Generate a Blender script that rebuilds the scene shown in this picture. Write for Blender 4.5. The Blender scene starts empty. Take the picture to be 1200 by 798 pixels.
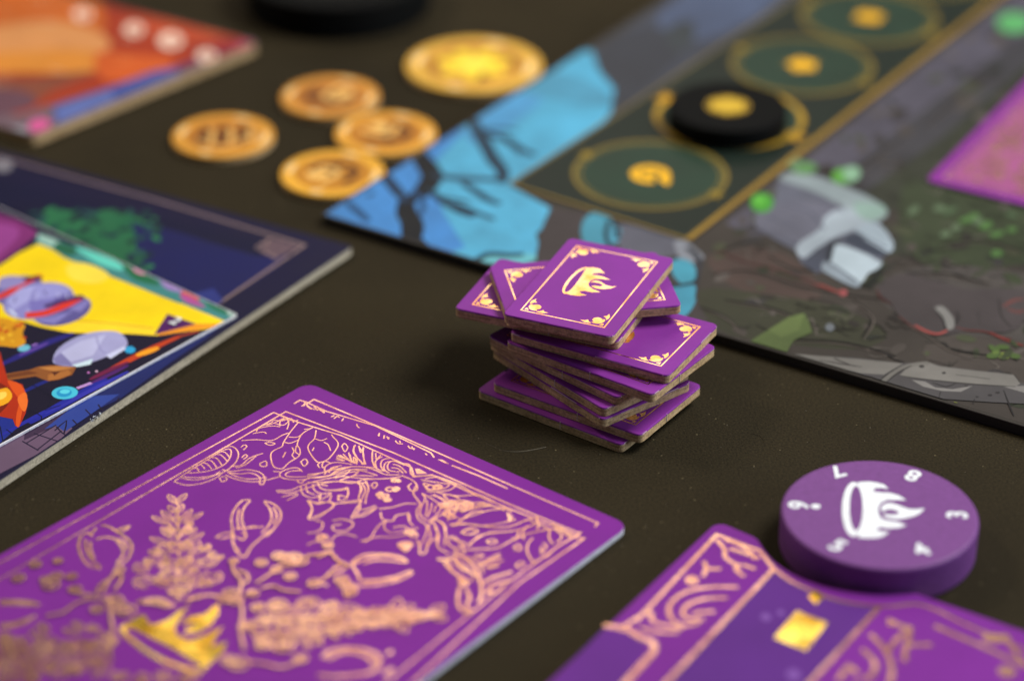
import bpy, math, random
from mathutils import Vector, Matrix
from mathutils.geometry import tessellate_polygon

random.seed(7)
MM = 0.001
scn = bpy.context.scene
COL = scn.collection

# ------------------------------------------------------------------ camera
FPX, PITCH, CAM_H = 3000.0, math.radians(30.0), 290.0      # pixels of a 1200 px wide frame, tilt, mm over the table
cam_d = bpy.data.cameras.new('camera')
cam = bpy.data.objects.new('camera', cam_d)
COL.objects.link(cam)
cam.location = (0, 0, CAM_H * MM)
cam.rotation_euler = (math.radians(60), 0, 0)
cam_d.sensor_width = 36.0
cam_d.lens = FPX / 1200 * 36.0
cam_d.clip_start = 0.01
cam_d.clip_end = 20
cam_d.dof.use_dof = True
cam_d.dof.focus_distance = 0.543
cam_d.dof.aperture_fstop = 5.2
cam_d.dof.aperture_blades = 7
scn.camera = cam

# ------------------------------------------------------------------ world, lamps, exposure
world = bpy.data.worlds.new('World')
scn.world = world
world.use_nodes = True
bgn = world.node_tree.nodes['Background']
bgn.inputs[0].default_value = (0.92, 0.92, 1.0, 1)
bgn.inputs[1].default_value = 0.09


def area(name, loc, target, size, power, color):
    d = bpy.data.lights.new(name, 'AREA')
    d.shape = 'DISK'
    d.size = size
    d.energy = power
    d.color = color
    o = bpy.data.objects.new(name, d)
    COL.objects.link(o)
    o.location = loc
    o.rotation_euler = (Vector(target) - Vector(loc)).to_track_quat('-Z', 'Y').to_euler()
    return o


area('key_lamp', (0.50, 0.66, 0.66), (0.03, 0.47, 0), 0.40, 7.8, (1.0, 0.96, 0.91))
area('added_back_light', (0.0, 1.75, 0.78), (0.0, 0.45, 0), 0.62, 2.4, (1.0, 0.88, 0.74))  # added area light behind, out of view, for the foil to reflect
area('left_lamp', (-0.70, 1.05, 0.80), (0.1, 0.45, 0), 0.22, 4.8, (1.0, 0.84, 0.66))
area('window_light', (1.15, 0.25, 0.42), (0.05, 0.45, 0), 0.45, 5.5, (0.72, 0.84, 1.0))
scn.view_settings.view_transform = 'Standard'
scn.view_settings.look = 'None'
scn.view_settings.exposure = 0.0
scn.view_settings.gamma = 1.0
scn.view_settings.use_curve_mapping = False

# ------------------------------------------------------------------ helpers


def at(x, y, z=0.0):
    """point (mm) of the horizontal plane at height z seen at pixel x, y of the photograph"""
    X = (x - 600) / FPX
    Y = -(y - 399) / FPX
    dx, dy, dz = X, math.cos(PITCH) + Y * math.sin(PITCH), -math.sin(PITCH) + Y * math.cos(PITCH)
    t = (CAM_H - z) / -dz
    return (dx * t, dy * t)


def atl(pts, z):
    return [at(x, y, z) for x, y in pts]


def crop(ox, oy, s, pts):
    return [(ox + x / s, oy + y / s) for x, y in pts]


def lin(c):
    out = []
    for v in c:
        v = v / 255.0
        out.append(v / 12.92 if v <= 0.04045 else ((v + 0.055) / 1.055) ** 2.4)
    return tuple(out)


def smooth(pts, n=6, closed=False):
    """Catmull-Rom through the points"""
    P = [Vector(p) for p in pts]
    if len(P) < 3:
        return [tuple(p) for p in P]
    m = len(P)
    out = []
    rng = range(m) if closed else range(m - 1)
    for i in rng:
        if closed:
            p0, p1, p2, p3 = P[(i - 1) % m], P[i], P[(i + 1) % m], P[(i + 2) % m]
        else:
            p0, p1, p2, p3 = P[max(i - 1, 0)], P[i], P[i + 1], P[min(i + 2, m - 1)]
        for k in range(n):
            t = k / n
            out.append(tuple(0.5 * ((2 * p1) + (p2 - p0) * t + (2 * p0 - 5 * p1 + 4 * p2 - p3) * t * t
                                    + (3 * p1 - p0 - 3 * p2 + p3) * t ** 3)))
    if not closed:
        out.append(tuple(P[-1]))
    return out


class Mesh:
    """collects faces in mm; colours per face; builds one object"""

    def __init__(self):
        self.v, self.f, self.c, self.m = [], [], [], []
        self.layer = 0
        self.clip = None                      # convex ccw outline: print never runs over an edge

    def add(self, verts, faces, col=(1, 1, 1), mat=0):
        if self.clip:
            for f in faces:
                poly = [Vector(verts[i]) for i in f]
                n = len(self.clip)
                for k in range(n):
                    a, b = self.clip[k], self.clip[(k + 1) % n]
                    ex, ey = b[0] - a[0], b[1] - a[1]
                    sd = [ex * (p.y - a[1]) - ey * (p.x - a[0]) for p in poly]
                    out = []
                    for i in range(len(poly)):
                        j = (i + 1) % len(poly)
                        if sd[i] >= 0:
                            out.append(poly[i])
                        if (sd[i] >= 0) != (sd[j] >= 0):
                            out.append(poly[i].lerp(poly[j], sd[i] / (sd[i] - sd[j])))
                    poly = out
                    if len(poly) < 3:
                        break
                if len(poly) >= 3:
                    b0 = len(self.v)
                    self.v += [tuple(p) for p in poly]
                    self.f.append(tuple(range(b0, b0 + len(poly))))
                    self.c.append(col)
                    self.m.append(mat)
            return
        b = len(self.v)
        self.v += verts
        for f in faces:
            self.f.append(tuple(b + i for i in f))
            self.c.append(col)
            self.m.append(mat)

    def lift(self):
        self.layer += 1
        return self.layer * 0.0004

    def fill(self, pts, z, col=(1, 1, 1), mat=0):
        if len(pts) < 3:
            return
        z = z + self.lift()
        vs = [(p[0], p[1], z) for p in pts]
        a = sum(pts[i][0] * pts[(i + 1) % len(pts)][1] - pts[(i + 1) % len(pts)][0] * pts[i][1] for i in range(len(pts)))
        tr = tessellate_polygon([[Vector(p) for p in vs]])
        fs = []
        for t in tr:
            p, q, r = (Vector(vs[i]) for i in t)
            n = (q - p).cross(r - p).z
            if abs(n) < 1e-9:
                continue
            fs.append(tuple(t) if n > 0 else tuple(reversed(t)))
        self.add(vs, fs, col, mat)

    def stroke(self, pts, w, z, col=(1, 1, 1), closed=False, taper=0.0, mat=0, sm=0):
        if sm:
            pts = smooth(pts, sm, closed)
        P = [Vector((p[0], p[1])) for p in pts]
        Q = [P[0]]
        for p in P[1:]:
            if (p - Q[-1]).length > 1e-4:
                Q.append(p)
        if closed and (Q[0] - Q[-1]).length < 1e-4:
            Q.pop()
        P = Q
        n = len(P)
        if n < 2:
            return
        z0 = z + self.lift()
        vs, fs = [], []
        for i, p in enumerate(P):
            if closed:
                a, b = P[(i - 1) % n], P[(i + 1) % n]
            else:
                a, b = P[max(i - 1, 0)], P[min(i + 1, n - 1)]
            d1 = (p - a).normalized() if (p - a).length > 1e-6 else (b - p).normalized()
            d2 = (b - p).normalized() if (b - p).length > 1e-6 else d1
            t = d1 + d2
            t = t.normalized() if t.length > 1e-3 else d1
            nn = Vector((-t.y, t.x))
            k = max(0.45, abs(t.dot(d1)))
            hw = w / 2 / k
            if taper and not closed:
                s = i / (n - 1)
                e = min(s, 1 - s)
                hw *= 1 - taper * (1 - min(1, e * 3.0)) if taper > 0 else 1
            zz = z0 + i * 0.0004 * 0.1
            vs.append((p.x + nn.x * hw, p.y + nn.y * hw, zz))
            vs.append((p.x - nn.x * hw, p.y - nn.y * hw, zz))
        m = n if closed else n - 1
        for i in range(m):
            j = (i + 1) % n
            fs.append((2 * i + 1, 2 * j + 1, 2 * j, 2 * i))
        self.add(vs, fs, col, mat)

    def oval(self, c, rx, ry, z, col=(1, 1, 1), rot=0.0, n=28, mat=0, wob=0.0):
        pts = []
        for i in range(n):
            a = 2 * math.pi * i / n
            k = 1 + (random.uniform(-wob, wob) if wob else 0)
            x, y = rx * math.cos(a) * k, ry * math.sin(a) * k
            pts.append((c[0] + x * math.cos(rot) - y * math.sin(rot), c[1] + x * math.sin(rot) + y * math.cos(rot)))
        self.fill(pts, z, col, mat)

    def ring(self, c, r, w, z, col=(1, 1, 1), n=56, a0=0, a1=2 * math.pi, mat=0, taper=0):
        full = abs(a1 - a0) > 6.28
        k = n if full else n + 1
        pts = [(c[0] + r * math.cos(a0 + (a1 - a0) * i / n), c[1] + r * math.sin(a0 + (a1 - a0) * i / n)) for i in range(k)]
        self.stroke(pts, w, z, col, closed=full, mat=mat, taper=taper)

    def build(self, name, mats, parent=None, origin=(0, 0, 0), shade=False):
        me = bpy.data.meshes.new(name)
        o3 = Vector(origin)
        me.from_pydata([((x - o3.x) * MM, (y - o3.y) * MM, (z - o3.z) * MM) for x, y, z in self.v], [], self.f)
        if not isinstance(mats, (list, tuple)):
            mats = [mats]
        for m in mats:
            me.materials.append(m)
        at_ = me.color_attributes.new('Col', 'FLOAT_COLOR', 'CORNER')
        buf = []
        for p in me.polygons:
            c = self.c[p.index]
            p.material_index = self.m[p.index]
            p.use_smooth = shade
            for _ in range(p.loop_total):
                buf += [c[0], c[1], c[2], 1.0]
        at_.data.foreach_set('color', buf)
        me.update()
        o = bpy.data.objects.new(name, me)
        COL.objects.link(o)
        if parent is not None:
            o.parent = parent
        return o


def thing(name, label, cat, loc=(0, 0, 0), yaw=0.0, group=None):
    o = bpy.data.objects.new(name, None)
    o.empty_display_size = 0.01
    COL.objects.link(o)
    o.location = (loc[0] * MM, loc[1] * MM, loc[2] * MM)
    o.rotation_euler = (0, 0, yaw)
    o['label'] = label
    o['category'] = cat
    if group:
        o['group'] = group
    return o


def offset_outline(pts, d):
    """move a counter-clockwise outline inwards by d"""
    n = len(pts)
    out = []
    for i in range(n):
        a, p, b = Vector(pts[i - 1]), Vector(pts[i]), Vector(pts[(i + 1) % n])
        d1, d2 = (p - a).normalized(), (b - p).normalized()
        t = (d1 + d2)
        t = t.normalized() if t.length > 1e-6 else d1
        k = max(0.35, t.dot(d1))
        out.append((p.x - t.y * d / k, p.y + t.x * d / k))
    return out


def ccw(pts):
    a = sum(pts[i][0] * pts[(i + 1) % len(pts)][1] - pts[(i + 1) % len(pts)][0] * pts[i][1] for i in range(len(pts)))
    return pts if a > 0 else pts[::-1]


def rounded(pts, radii, seg=7):
    """polygon with rounded corners; radii one number or a list"""
    n = len(pts)
    out = []
    for i in range(n):
        r = radii[i] if isinstance(radii, (list, tuple)) else radii
        a, p, b = Vector(pts[i - 1]), Vector(pts[i]), Vector(pts[(i + 1) % n])
        if r <= 0:
            out.append(tuple(p))
            continue
        u, v = (a - p).normalized(), (b - p).normalized()
        ang = u.angle(v)
        L = r / math.tan(ang / 2)
        c = p + (u + v).normalized() * (r / math.sin(ang / 2))
        s, e = p + u * L - c, p + v * L - c
        a0, a1 = math.atan2(s.y, s.x), math.atan2(e.y, e.x)
        da = (a1 - a0 + math.pi) % (2 * math.pi) - math.pi
        for k in range(seg + 1):
            t = a0 + da * k / seg
            out.append((c.x + r * math.cos(t), c.y + r * math.sin(t)))
    return out


def densify(pts, step):
    out = []
    n = len(pts)
    for i in range(n):
        a, b = Vector(pts[i]), Vector(pts[(i + 1) % n])
        k = max(1, int((b - a).length / step))
        for j in range(k):
            out.append(tuple(a.lerp(b, j / k)))
    return out


def slab(outline, rings, cap_top=True, cap_bottom=False, wob=0.0, cols=None, ring_mats=None, top_col=(1, 1, 1), seed=0):
    """outline ccw; rings = [(inset, z), ...] from the bottom up"""
    rnd = random.Random(seed)
    m = Mesh()
    outline = ccw(outline)
    n = len(outline)
    levels = []
    for k, (ins, z) in enumerate(rings):
        pts = offset_outline(outline, ins) if abs(ins) > 1e-9 else list(outline)
        levels.append([(p[0], p[1], z + (rnd.uniform(-wob, wob) if 0 < k < len(rings) - 1 else 0)) for p in pts])
    for k in range(len(levels) - 1):
        vs = levels[k] + levels[k + 1]
        fs = [(i, (i + 1) % n, n + (i + 1) % n, n + i) for i in range(n)]
        m.add(vs, fs, cols[k] if cols else (1, 1, 1), ring_mats[k] if ring_mats else 0)
    if cap_top:
        m.layer = -1
        m.fill([(p[0], p[1]) for p in levels[-1]], levels[-1][0][2], top_col, ring_mats[-1] if ring_mats else 0)
    if cap_bottom:
        vs = levels[0]
        tr = tessellate_polygon([[Vector(p) for p in vs]])
        fs = []
        for t in tr:
            p, q, r = (Vector(vs[i]) for i in t)
            fs.append(tuple(t) if (q - p).cross(r - p).z < 0 else tuple(reversed(t)))
        m.add(vs, fs, (1, 1, 1), 0)
    return m


# ------------------------------------------------------------------ materials


class NT:
    def __init__(self, name):
        self.mat = bpy.data.materials.new(name)
        self.mat.use_nodes = True
        self.t = self.mat.node_tree
        self.b = self.t.nodes['Principled BSDF']

    def n(self, kind, **kw):
        x = self.t.nodes.new(kind)
        for k, v in kw.items():
            if k.startswith('i_'):
                key = k[2:]
                key = int(key) if key.isdigit() else key.replace('_', ' ')
                x.inputs[key].default_value = v
            else:
                setattr(x, k, v)
        return x

    def l(self, a, b):
        self.t.links.new(a, b)

    def coords(self):
        return self.n('ShaderNodeTexCoord').outputs['Object']

    def noise(self, scale, detail=3, rough=0.5, vec=None):
        x = self.n('ShaderNodeTexNoise')
        x.inputs['Scale'].default_value = scale
        x.inputs['Detail'].default_value = detail
        x.inputs['Roughness'].default_value = rough
        self.l(vec or self.coords(), x.inputs['Vector'])
        return x

    def ramp(self, src, stops):
        r = self.n('ShaderNodeValToRGB')
        el = r.color_ramp.elements
        while len(el) < len(stops):
            el.new(0.5)
        for e, (p, c) in zip(el, stops):
            e.position = p
            e.color = (*c, 1) if len(c) == 3 else c
        self.l(src, r.inputs[0])
        return r.outputs[0]

    def mix(self, a, b, fac, mode='MIX'):
        x = self.n('ShaderNodeMix', data_type='RGBA', blend_type=mode)
        for sock, v in ((x.inputs[0], fac), (x.inputs[6], a), (x.inputs[7], b)):
            if hasattr(v, 'links') or isinstance(v, bpy.types.NodeSocket):
                self.l(v, sock)
            else:
                sock.default_value = v if isinstance(v, float) else (*v, 1)
        return x.outputs[2]

    def bump(self, h, strength, dist):
        x = self.n('ShaderNodeBump')
        x.inputs['Strength'].default_value = strength
        x.inputs['Distance'].default_value = dist
        self.l(h, x.inputs['Height'])
        self.l(x.outputs[0], self.b.inputs['Normal'])


def mat_mat():
    """dark brown playing mat: woven fibre grain, lint and pale specks"""
    m = NT('dark_fibre_mat')
    co = m.coords()
    big = m.noise(9, 4, 0.6, co)
    c = m.ramp(big.outputs[0], [(0.3, (0.0165, 0.0128, 0.0058)), (0.7, (0.030, 0.0232, 0.0110))])
    fine = m.noise(1900, 2, 0.6, co)
    g = m.ramp(fine.outputs[0], [(0.30, (0.55, 0.55, 0.55)), (0.72, (1.5, 1.48, 1.42))])
    c = m.mix(c, g, 1.0, 'MULTIPLY')
    vo = m.n('ShaderNodeTexVoronoi', feature='F1')
    vo.inputs['Scale'].default_value = 480
    m.l(co, vo.inputs['Vector'])
    spot = m.ramp(vo.outputs['Distance'], [(0.0, (1, 1, 1)), (0.12, (0, 0, 0))])
    rnd = m.ramp(vo.outputs['Color'], [(0.64, (0, 0, 0)), (0.74, (1, 1, 1))])
    lint = m.mix(spot, rnd, 1.0, 'MULTIPLY')
    c = m.mix(c, (0.20, 0.165, 0.09), lint)
    m.l(c, m.b.inputs['Base Color'])
    m.b.inputs['Roughness'].default_value = 0.85
    m.b.inputs['Specular IOR Level'].default_value = 0.12
    m.bump(fine.outputs[0], 0.5, 0.00025)
    return m.mat


def paint_mat(name, rough=0.38, spec=0.5, coat=0.0, var=0.12, bump=0.15):
    """printed surface: ink colours from the print itself, faint mottling and linen grain"""
    m = NT(name)
    a = m.n('ShaderNodeAttribute', attribute_name='Col')
    co = m.coords()
    n = m.noise(60, 4, 0.6, co)
    g = m.ramp(n.outputs[0], [(0.3, (1 - var,) * 3), (0.7, (1 + var,) * 3)])
    c = m.mix(a.outputs['Color'], g, 1.0, 'MULTIPLY')
    m.l(c, m.b.inputs['Base Color'])
    fine = m.noise(900, 2, 0.5, co)
    r = m.n('ShaderNodeMapRange')
    m.l(n.outputs[0], r.inputs[0])
    r.inputs[3].default_value = rough - 0.05
    r.inputs[4].default_value = rough + 0.08
    m.l(r.outputs[0], m.b.inputs['Roughness'])
    m.b.inputs['Specular IOR Level'].default_value = spec
    m.b.inputs['Coat Weight'].default_value = coat
    m.b.inputs['Coat Roughness'].default_value = 0.25
    m.bump(fine.outputs[0], bump, 0.00006)
    return m.mat


def board_mat(name, c0, c1):
    """cut grey board: fibre layers along the edge"""
    m = NT(name)
    co = m.coords()
    mp = m.n('ShaderNodeMapping')
    mp.inputs['Scale'].default_value = (260, 260, 2600)
    m.l(co, mp.inputs['Vector'])
    n = m.noise(1.0, 3, 0.6, mp.outputs[0])
    n2 = m.noise(1500, 3, 0.7, co)
    c = m.ramp(n.outputs[0], [(0.28, c0), (0.72, c1)])
    g = m.ramp(n2.outputs[0], [(0.30, (0.55, 0.55, 0.55)), (0.55, (1.05, 1.05, 1.05))])
    c = m.mix(c, g, 1.0, 'MULTIPLY')
    m.l(c, m.b.inputs['Base Color'])
    m.b.inputs['Roughness'].default_value = 0.85
    m.bump(n2.outputs[0], 0.6, 0.00015)
    return m.mat


def foil_mat(name, c, c2, rough=0.24, metal=1.0, wav=0.5, ws=420):
    """hot stamped foil: metal with a slightly uneven surface"""
    m = NT(name)
    co = m.coords()
    n = m.noise(180, 3, 0.6, co)
    col = m.ramp(n.outputs[0], [(0.35, c), (0.65, c2)])
    m.l(col, m.b.inputs['Base Color'])
    m.b.inputs['Metallic'].default_value = metal
    m.b.inputs['Roughness'].default_value = rough
    n2 = m.noise(ws, 2, 0.5, co)
    m.bump(n2.outputs[0], wav, 0.00012 * (420 / ws))
    return m.mat


def plain_mat(name, c, rough, spec=0.5, bump=0.2, scale=1200, var=0.12):
    m = NT(name)
    co = m.coords()
    n = m.noise(scale, 3, 0.6, co)
    m.l(m.ramp(n.outputs[0], [(0.3, tuple(x * (1 - var) for x in c)), (0.7, tuple(x * (1 + var) for x in c))]), m.b.inputs['Base Color'])
    m.b.inputs['Roughness'].default_value = rough
    m.b.inputs['Specular IOR Level'].default_value = spec
    m.bump(n.outputs[0], bump, 0.00008)
    return m.mat


M_TABLE = mat_mat()
M_PRINT = paint_mat('printed_ink_satin', rough=0.5, spec=0.12, var=0.1)
M_PRINT_MATT = paint_mat('printed_ink_board', rough=0.5, spec=0.18, var=0.2)
M_PRINT_CARD = paint_mat('printed_ink_card', rough=0.5, spec=0.10, var=0.07)
M_CORE = board_mat('grey_board_core', (0.36, 0.22, 0.09), (0.74, 0.54, 0.29))
M_CORE_PALE = board_mat('pale_board_core', (0.42, 0.37, 0.27), (0.64, 0.58, 0.44))
M_CARD_EDGE = board_mat('white_card_core', (0.62, 0.66, 0.74), (0.80, 0.84, 0.92))
M_NICK = plain_mat('torn_paper', (0.55, 0.47, 0.40), 0.8)
M_DARK_EDGE = plain_mat('black_wrapped_edge', (0.024, 0.021, 0.020), 0.6)
M_FOIL = foil_mat('gold_foil', (0.74, 0.33, 0.07), (0.98, 0.66, 0.34), 0.20, 1.0, 1.0)
M_FOIL_ROSE = foil_mat('rose_gold_foil', (0.56, 0.25, 0.19), (0.86, 0.48, 0.34), 0.26, 0.8, 0.9)
M_FOIL_YELLOW = foil_mat('yellow_gold_foil', (0.96, 0.52, 0.04), (1.0, 0.74, 0.13), 0.2, 0.85, 0.8, 70)
M_PLASTIC = plain_mat('purple_painted_wood', (0.172, 0.056, 0.235), 0.48, 0.22, 0.3, 900, 0.10)
M_BLACK = plain_mat('black_painted_wood', (0.005, 0.0055, 0.0055), 0.65, 0.05)
M_WHITE_INK = plain_mat('white_ink', (0.80, 0.86, 0.90), 0.5)
M_LINT = plain_mat('pale_lint', (0.24, 0.21, 0.15), 0.9)

PURPLE = (0.222, 0.033, 0.30)
PURPLE_CARD = (0.198, 0.022, 0.285)

# ------------------------------------------------------------------ the table
tb = Mesh()
tb.add([(-1400, -300, 0), (1400, -300, 0), (1400, 2600, 0), (-1400, 2600, 0)], [(0, 1, 2, 3)])
table = tb.build('table', M_TABLE)
table['kind'] = 'structure'

# lint and hairs lying on the mat
lt = Mesh()
rl = random.Random(3)
for i in range(900):
    px, py = rl.uniform(-20, 1220), rl.uniform(-10, 800)
    x, y = at(px, py)
    r = rl.uniform(0.03, 0.11) * (1.3 if rl.random() < .1 else 1)
    a = rl.uniform(0, 6.28)
    n = 5
    vs = [(x + r * math.cos(a + k * 1.2566) * rl.uniform(.6, 1.3), y + r * math.sin(a + k * 1.2566) * rl.uniform(.6, 1.3), 0.02) for k in range(n)]
    vs.append((x, y, 0.02 + r * 0.9))
    lt.add(vs, [(k, (k + 1) % n, n) for k in range(n)])
for pts in ([(570, 520), (590, 528), (612, 529), (640, 524)], [(880, 508), (892, 512), (896, 520)], [(596, 566), (606, 572), (611, 580)]):
    w = [at(*p) for p in smooth(pts, 5)]
    vs, fs = [], []
    for k, p in enumerate(w):
        vs += [(p[0], p[1] - 0.05, 0.03), (p[0], p[1], 0.12), (p[0], p[1] + 0.05, 0.03)]
        if k:
            b = 3 * k
            fs += [(b - 3, b, b + 1, b - 2), (b - 2, b + 1, b + 2, b - 1)]
    lt.add(vs, fs)
lint = lt.build('table_lint', M_LINT)
lint['kind'] = 'stuff'
lint['label'] = 'pale dust specks and short hairs scattered over the dark mat'
lint['category'] = 'lint'

# ------------------------------------------------------------------ emblem shapes (crown with three flames)
# traced on the round purple counter, in mm about its centre, flames towards +x
DISC_Z = 8.0
DC = at(1030.8, 600.8, DISC_Z)


def disc_pts(pts):
    return [(p[0] - DC[0], p[1] - DC[1]) for p in atl(crop(880, 500, 3.75, pts), DISC_Z)]


def crown(mesh, z, col=(1, 1, 1), f=None):
    g = f or (lambda p: p)
    outer, inner = [], []
    n = 30
    for i in range(n + 1):                     # band opening: a ring with uneven width
        a = math.pi * 2 * i / n
        outer.append((452 + 52 * math.cos(a), 362 + 120 * math.sin(a)))
        inner.append((462 + 29 * math.cos(a), 358 + 98 * math.sin(a)))
    o, i_ = disc_pts(outer), disc_pts(inner)
    zz = z + mesh.lift()
    vs, fs = [], []
    for k in range(n):
        for p in (o[k], i_[k]):
            q = g(p)
            vs.append((q[0], q[1], zz))
    for k in range(n):
        j = (k + 1) % n
        fs.append((2 * k, 2 * k + 1, 2 * j + 1, 2 * j))
    # keep winding up
    a = Vector(vs[fs[0][1]]) - Vector(vs[fs[0][0]])
    b = Vector(vs[fs[0][2]]) - Vector(vs[fs[0][0]])
    if a.cross(b).z < 0:
        fs = [tuple(reversed(f_)) for f_ in fs]
    mesh.add(vs, fs, col)
    body = [(470, 242), (520, 240), (560, 246), (585, 254), (606, 273), (572, 268), (545, 270), (538, 284),
            (575, 288), (610, 290), (648, 300), (683, 322), (640, 321), (600, 321), (572, 334), (560, 356),
            (562, 384), (574, 403), (600, 411), (640, 416), (684, 432), (650, 443), (606, 446), (566, 440), (550, 450),
            (572, 459), (606, 461), (590, 476), (560, 487), (520, 489), (470, 487),
            (483, 450), (493, 400), (496, 355), (490, 300), (480, 262)]
    mid = [(573, 352), (590, 338), (615, 334), (650, 344), (690, 360), (728, 362), (762, 359), (738, 382), (700, 397),
           (655, 405), (610, 402), (580, 388), (594, 384), (625, 386), (650, 380), (640, 368), (612, 362), (590, 366), (577, 374)]
    for poly in (body, mid):
        mesh.fill([g(p) for p in disc_pts(smooth(poly, 3, True) if poly is mid else poly)], z, col)


# ------------------------------------------------------------------ small purple token cards
TA, TB_, TT = 19.06, 12.55, 2.2
tok_outline = rounded([(-TA, -TB_), (TA, -TB_), (TA, TB_), (-TA, TB_)], 1.35, 6)
tok_dense = densify(tok_outline, 1.2)


def rot(p, a, s=1.0, o=(0, 0)):
    return (o[0] + s * (p[0] * math.cos(a) - p[1] * math.sin(a)), o[1] + s * (p[0] * math.sin(a) + p[1] * math.cos(a)))


def corner_ornament(mesh, fx, fy, sx, sy, z):
    """circle held by two crescents and leaf tips inside one frame corner"""
    def q(u, v):
        return (fx + sx * u, fy + sy * v)
    def fl(pts):
        mesh.fill([q(u, v) for u, v in pts], z)
    mesh.oval(q(2.5, 2.5), 1.08, 1.08, z, n=20)
    arc = [(2.5 + 1.62 * math.cos(math.radians(t)), 2.5 + 1.62 * math.sin(math.radians(t))) for t in range(160, 295, 9)]
    arc2 = [(2.75 + 1.02 * math.cos(math.radians(t)) * 1.28, 2.75 + 1.02 * 1.28 * math.sin(math.radians(t))) for t in range(290, 164, -9)]
    fl([(1.1, 3.4)] + arc + [(3.4, 1.1)] + arc2)
    fl([(0.55, 0.55), (1.5, 0.65), (1.15, 1.15), (0.65, 1.5)])
    fl([(0.75, 3.2), (1.2, 4.0), (1.9, 4.4), (1.3, 4.9), (1.15, 5.9), (0.55, 4.8), (0.5, 3.9)])
    fl([(3.2, 0.75), (4.0, 1.2), (4.4, 1.9), (4.9, 1.3), (5.9, 1.15), (4.8, 0.55), (3.9, 0.5)])


core_me = slab(tok_dense, [(0.10, 0.0), (0.0, 0.12), (0.02, 0.9), (0.0, TT - 0.42)], cap_top=False, cap_bottom=True, wob=0.05, seed=1)
face_me = slab(tok_dense, [(0.0, TT - 0.42), (-0.01, TT - 0.28), (0.05, TT - 0.10), (0.16, TT - 0.025), (0.30, TT)], wob=0.03,
               cols=[lin((178, 142, 120)), PURPLE, PURPLE, PURPLE], top_col=PURPLE, seed=2)
rw = random.Random(21)
nt_ = len(tok_dense)
run = 0
for k in range(nt_ * 2):                       # paper whitened where the die cut the ink
    run = (rw.randint(2, 7) if rw.random() < .06 else 0) if run <= 0 else run - 1
    corner = min(abs(abs(tok_dense[k % nt_][0]) - TA) + abs(abs(tok_dense[k % nt_][1]) - TB_), 9) < 1.6
    if run > 0 or (corner and rw.random() < .45):
        face_me.c[k] = lin((196, 170, 176))
    elif k < nt_:
        face_me.c[k] = tuple(a * .5 + b * .5 for a, b in zip(lin((168, 120, 130)), PURPLE))
frame_me = Mesh()
IX, IY = 3.1, 3.0
frame_me.stroke([(-TA + IX, -TB_ + IY), (TA - IX, -TB_ + IY), (TA - IX, TB_ - IY), (-TA + IX, TB_ - IY)], 0.29, TT + 0.012, closed=True)
orn_me = []
for sx, sy in ((1, 1), (-1, 1), (-1, -1), (1, -1)):
    m_ = Mesh()
    corner_ornament(m_, -sx * (TA - IX), -sy * (TB_ - IY), sx, sy, TT + 0.012)
    orn_me.append(m_)
cr_me = Mesh()
TOPC, TOPA, TOPZ = (17.0, 488.0), math.radians(66.7), 22.0


def tl(pts):
    out = []
    for p in atl(crop(520, 260, 5.7, pts), TOPZ):
        dx, dy = p[0] - TOPC[0], p[1] - TOPC[1]
        out.append((dx * math.cos(-TOPA) - dy * math.sin(-TOPA), dx * math.sin(-TOPA) + dy * math.cos(-TOPA)))
    return out


band = smooth(tl([(958, 304), (900, 322), (838, 378), (800, 432), (793, 470), (812, 482), (850, 470), (896, 424), (930, 372), (952, 330)]), 3, True)
band_in = smooth(tl([(950, 313), (905, 335), (855, 380), (820, 430), (808, 462), (820, 470), (846, 456), (882, 416), (916, 370), (940, 330)]), 3, True)
zb = TT + 0.012
vb, fb = [], []
for p, q in zip(band, band_in):
    vb += [(p[0], p[1], zb), (q[0], q[1], zb)]
nb = len(band)
for k in range(nb):
    fb.append((2 * k, 2 * k + 1, (2 * k + 3) % (2 * nb), (2 * k + 2) % (2 * nb)))
if (Vector(vb[1]) - Vector(vb[0])).cross(Vector(vb[2]) - Vector(vb[0])).z < 0:
    fb = [tuple(reversed(f_)) for f_ in fb]
cr_me.add(vb, fb)
for poly in ([(950, 308), (1000, 306), (1044, 316), (1078, 346), (1040, 341), (1000, 345), (992, 356), (1030, 360), (1066, 368), (1112, 389), (1060, 384), (1010, 382), (980, 394),
              (966, 414), (972, 434), (996, 450), (1046, 471), (990, 472), (940, 462), (905, 466), (918, 480), (956, 491), (900, 496), (852, 491), (818, 482), (850, 468), (890, 432), (926, 380), (950, 332)],
             [(978, 404), (1012, 392), (1050, 402), (1082, 424), (1120, 434), (1156, 431), (1120, 446), (1066, 452), (1016, 446), (984, 430), (1010, 427), (1048, 434), (1064, 426), (1040, 410), (1008, 406)]):
    cr_me.fill(tl(poly), TT + 0.012)

nick_me = []
for (x, y, wx, wy) in ((3.2, -TB_ - 0.01, 0.09, 0.05), (TA + 0.01, -2.0, 0.05, 0.09)):
    b = [(x - wx, y - wy), (x + wx, y - wy), (x + wx, y + wy), (x - wx, y + wy)]
    vs = [(p[0], p[1], 0.3) for p in b] + [(p[0], p[1], TT - 0.06) for p in b]
    nm = Mesh()
    nm.add(vs, [(0, 1, 5, 4), (1, 2, 6, 5), (2, 3, 7, 6), (3, 0, 4, 7), (4, 5, 6, 7), (3, 2, 1, 0)])
    nick_me.append(nm)

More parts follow.
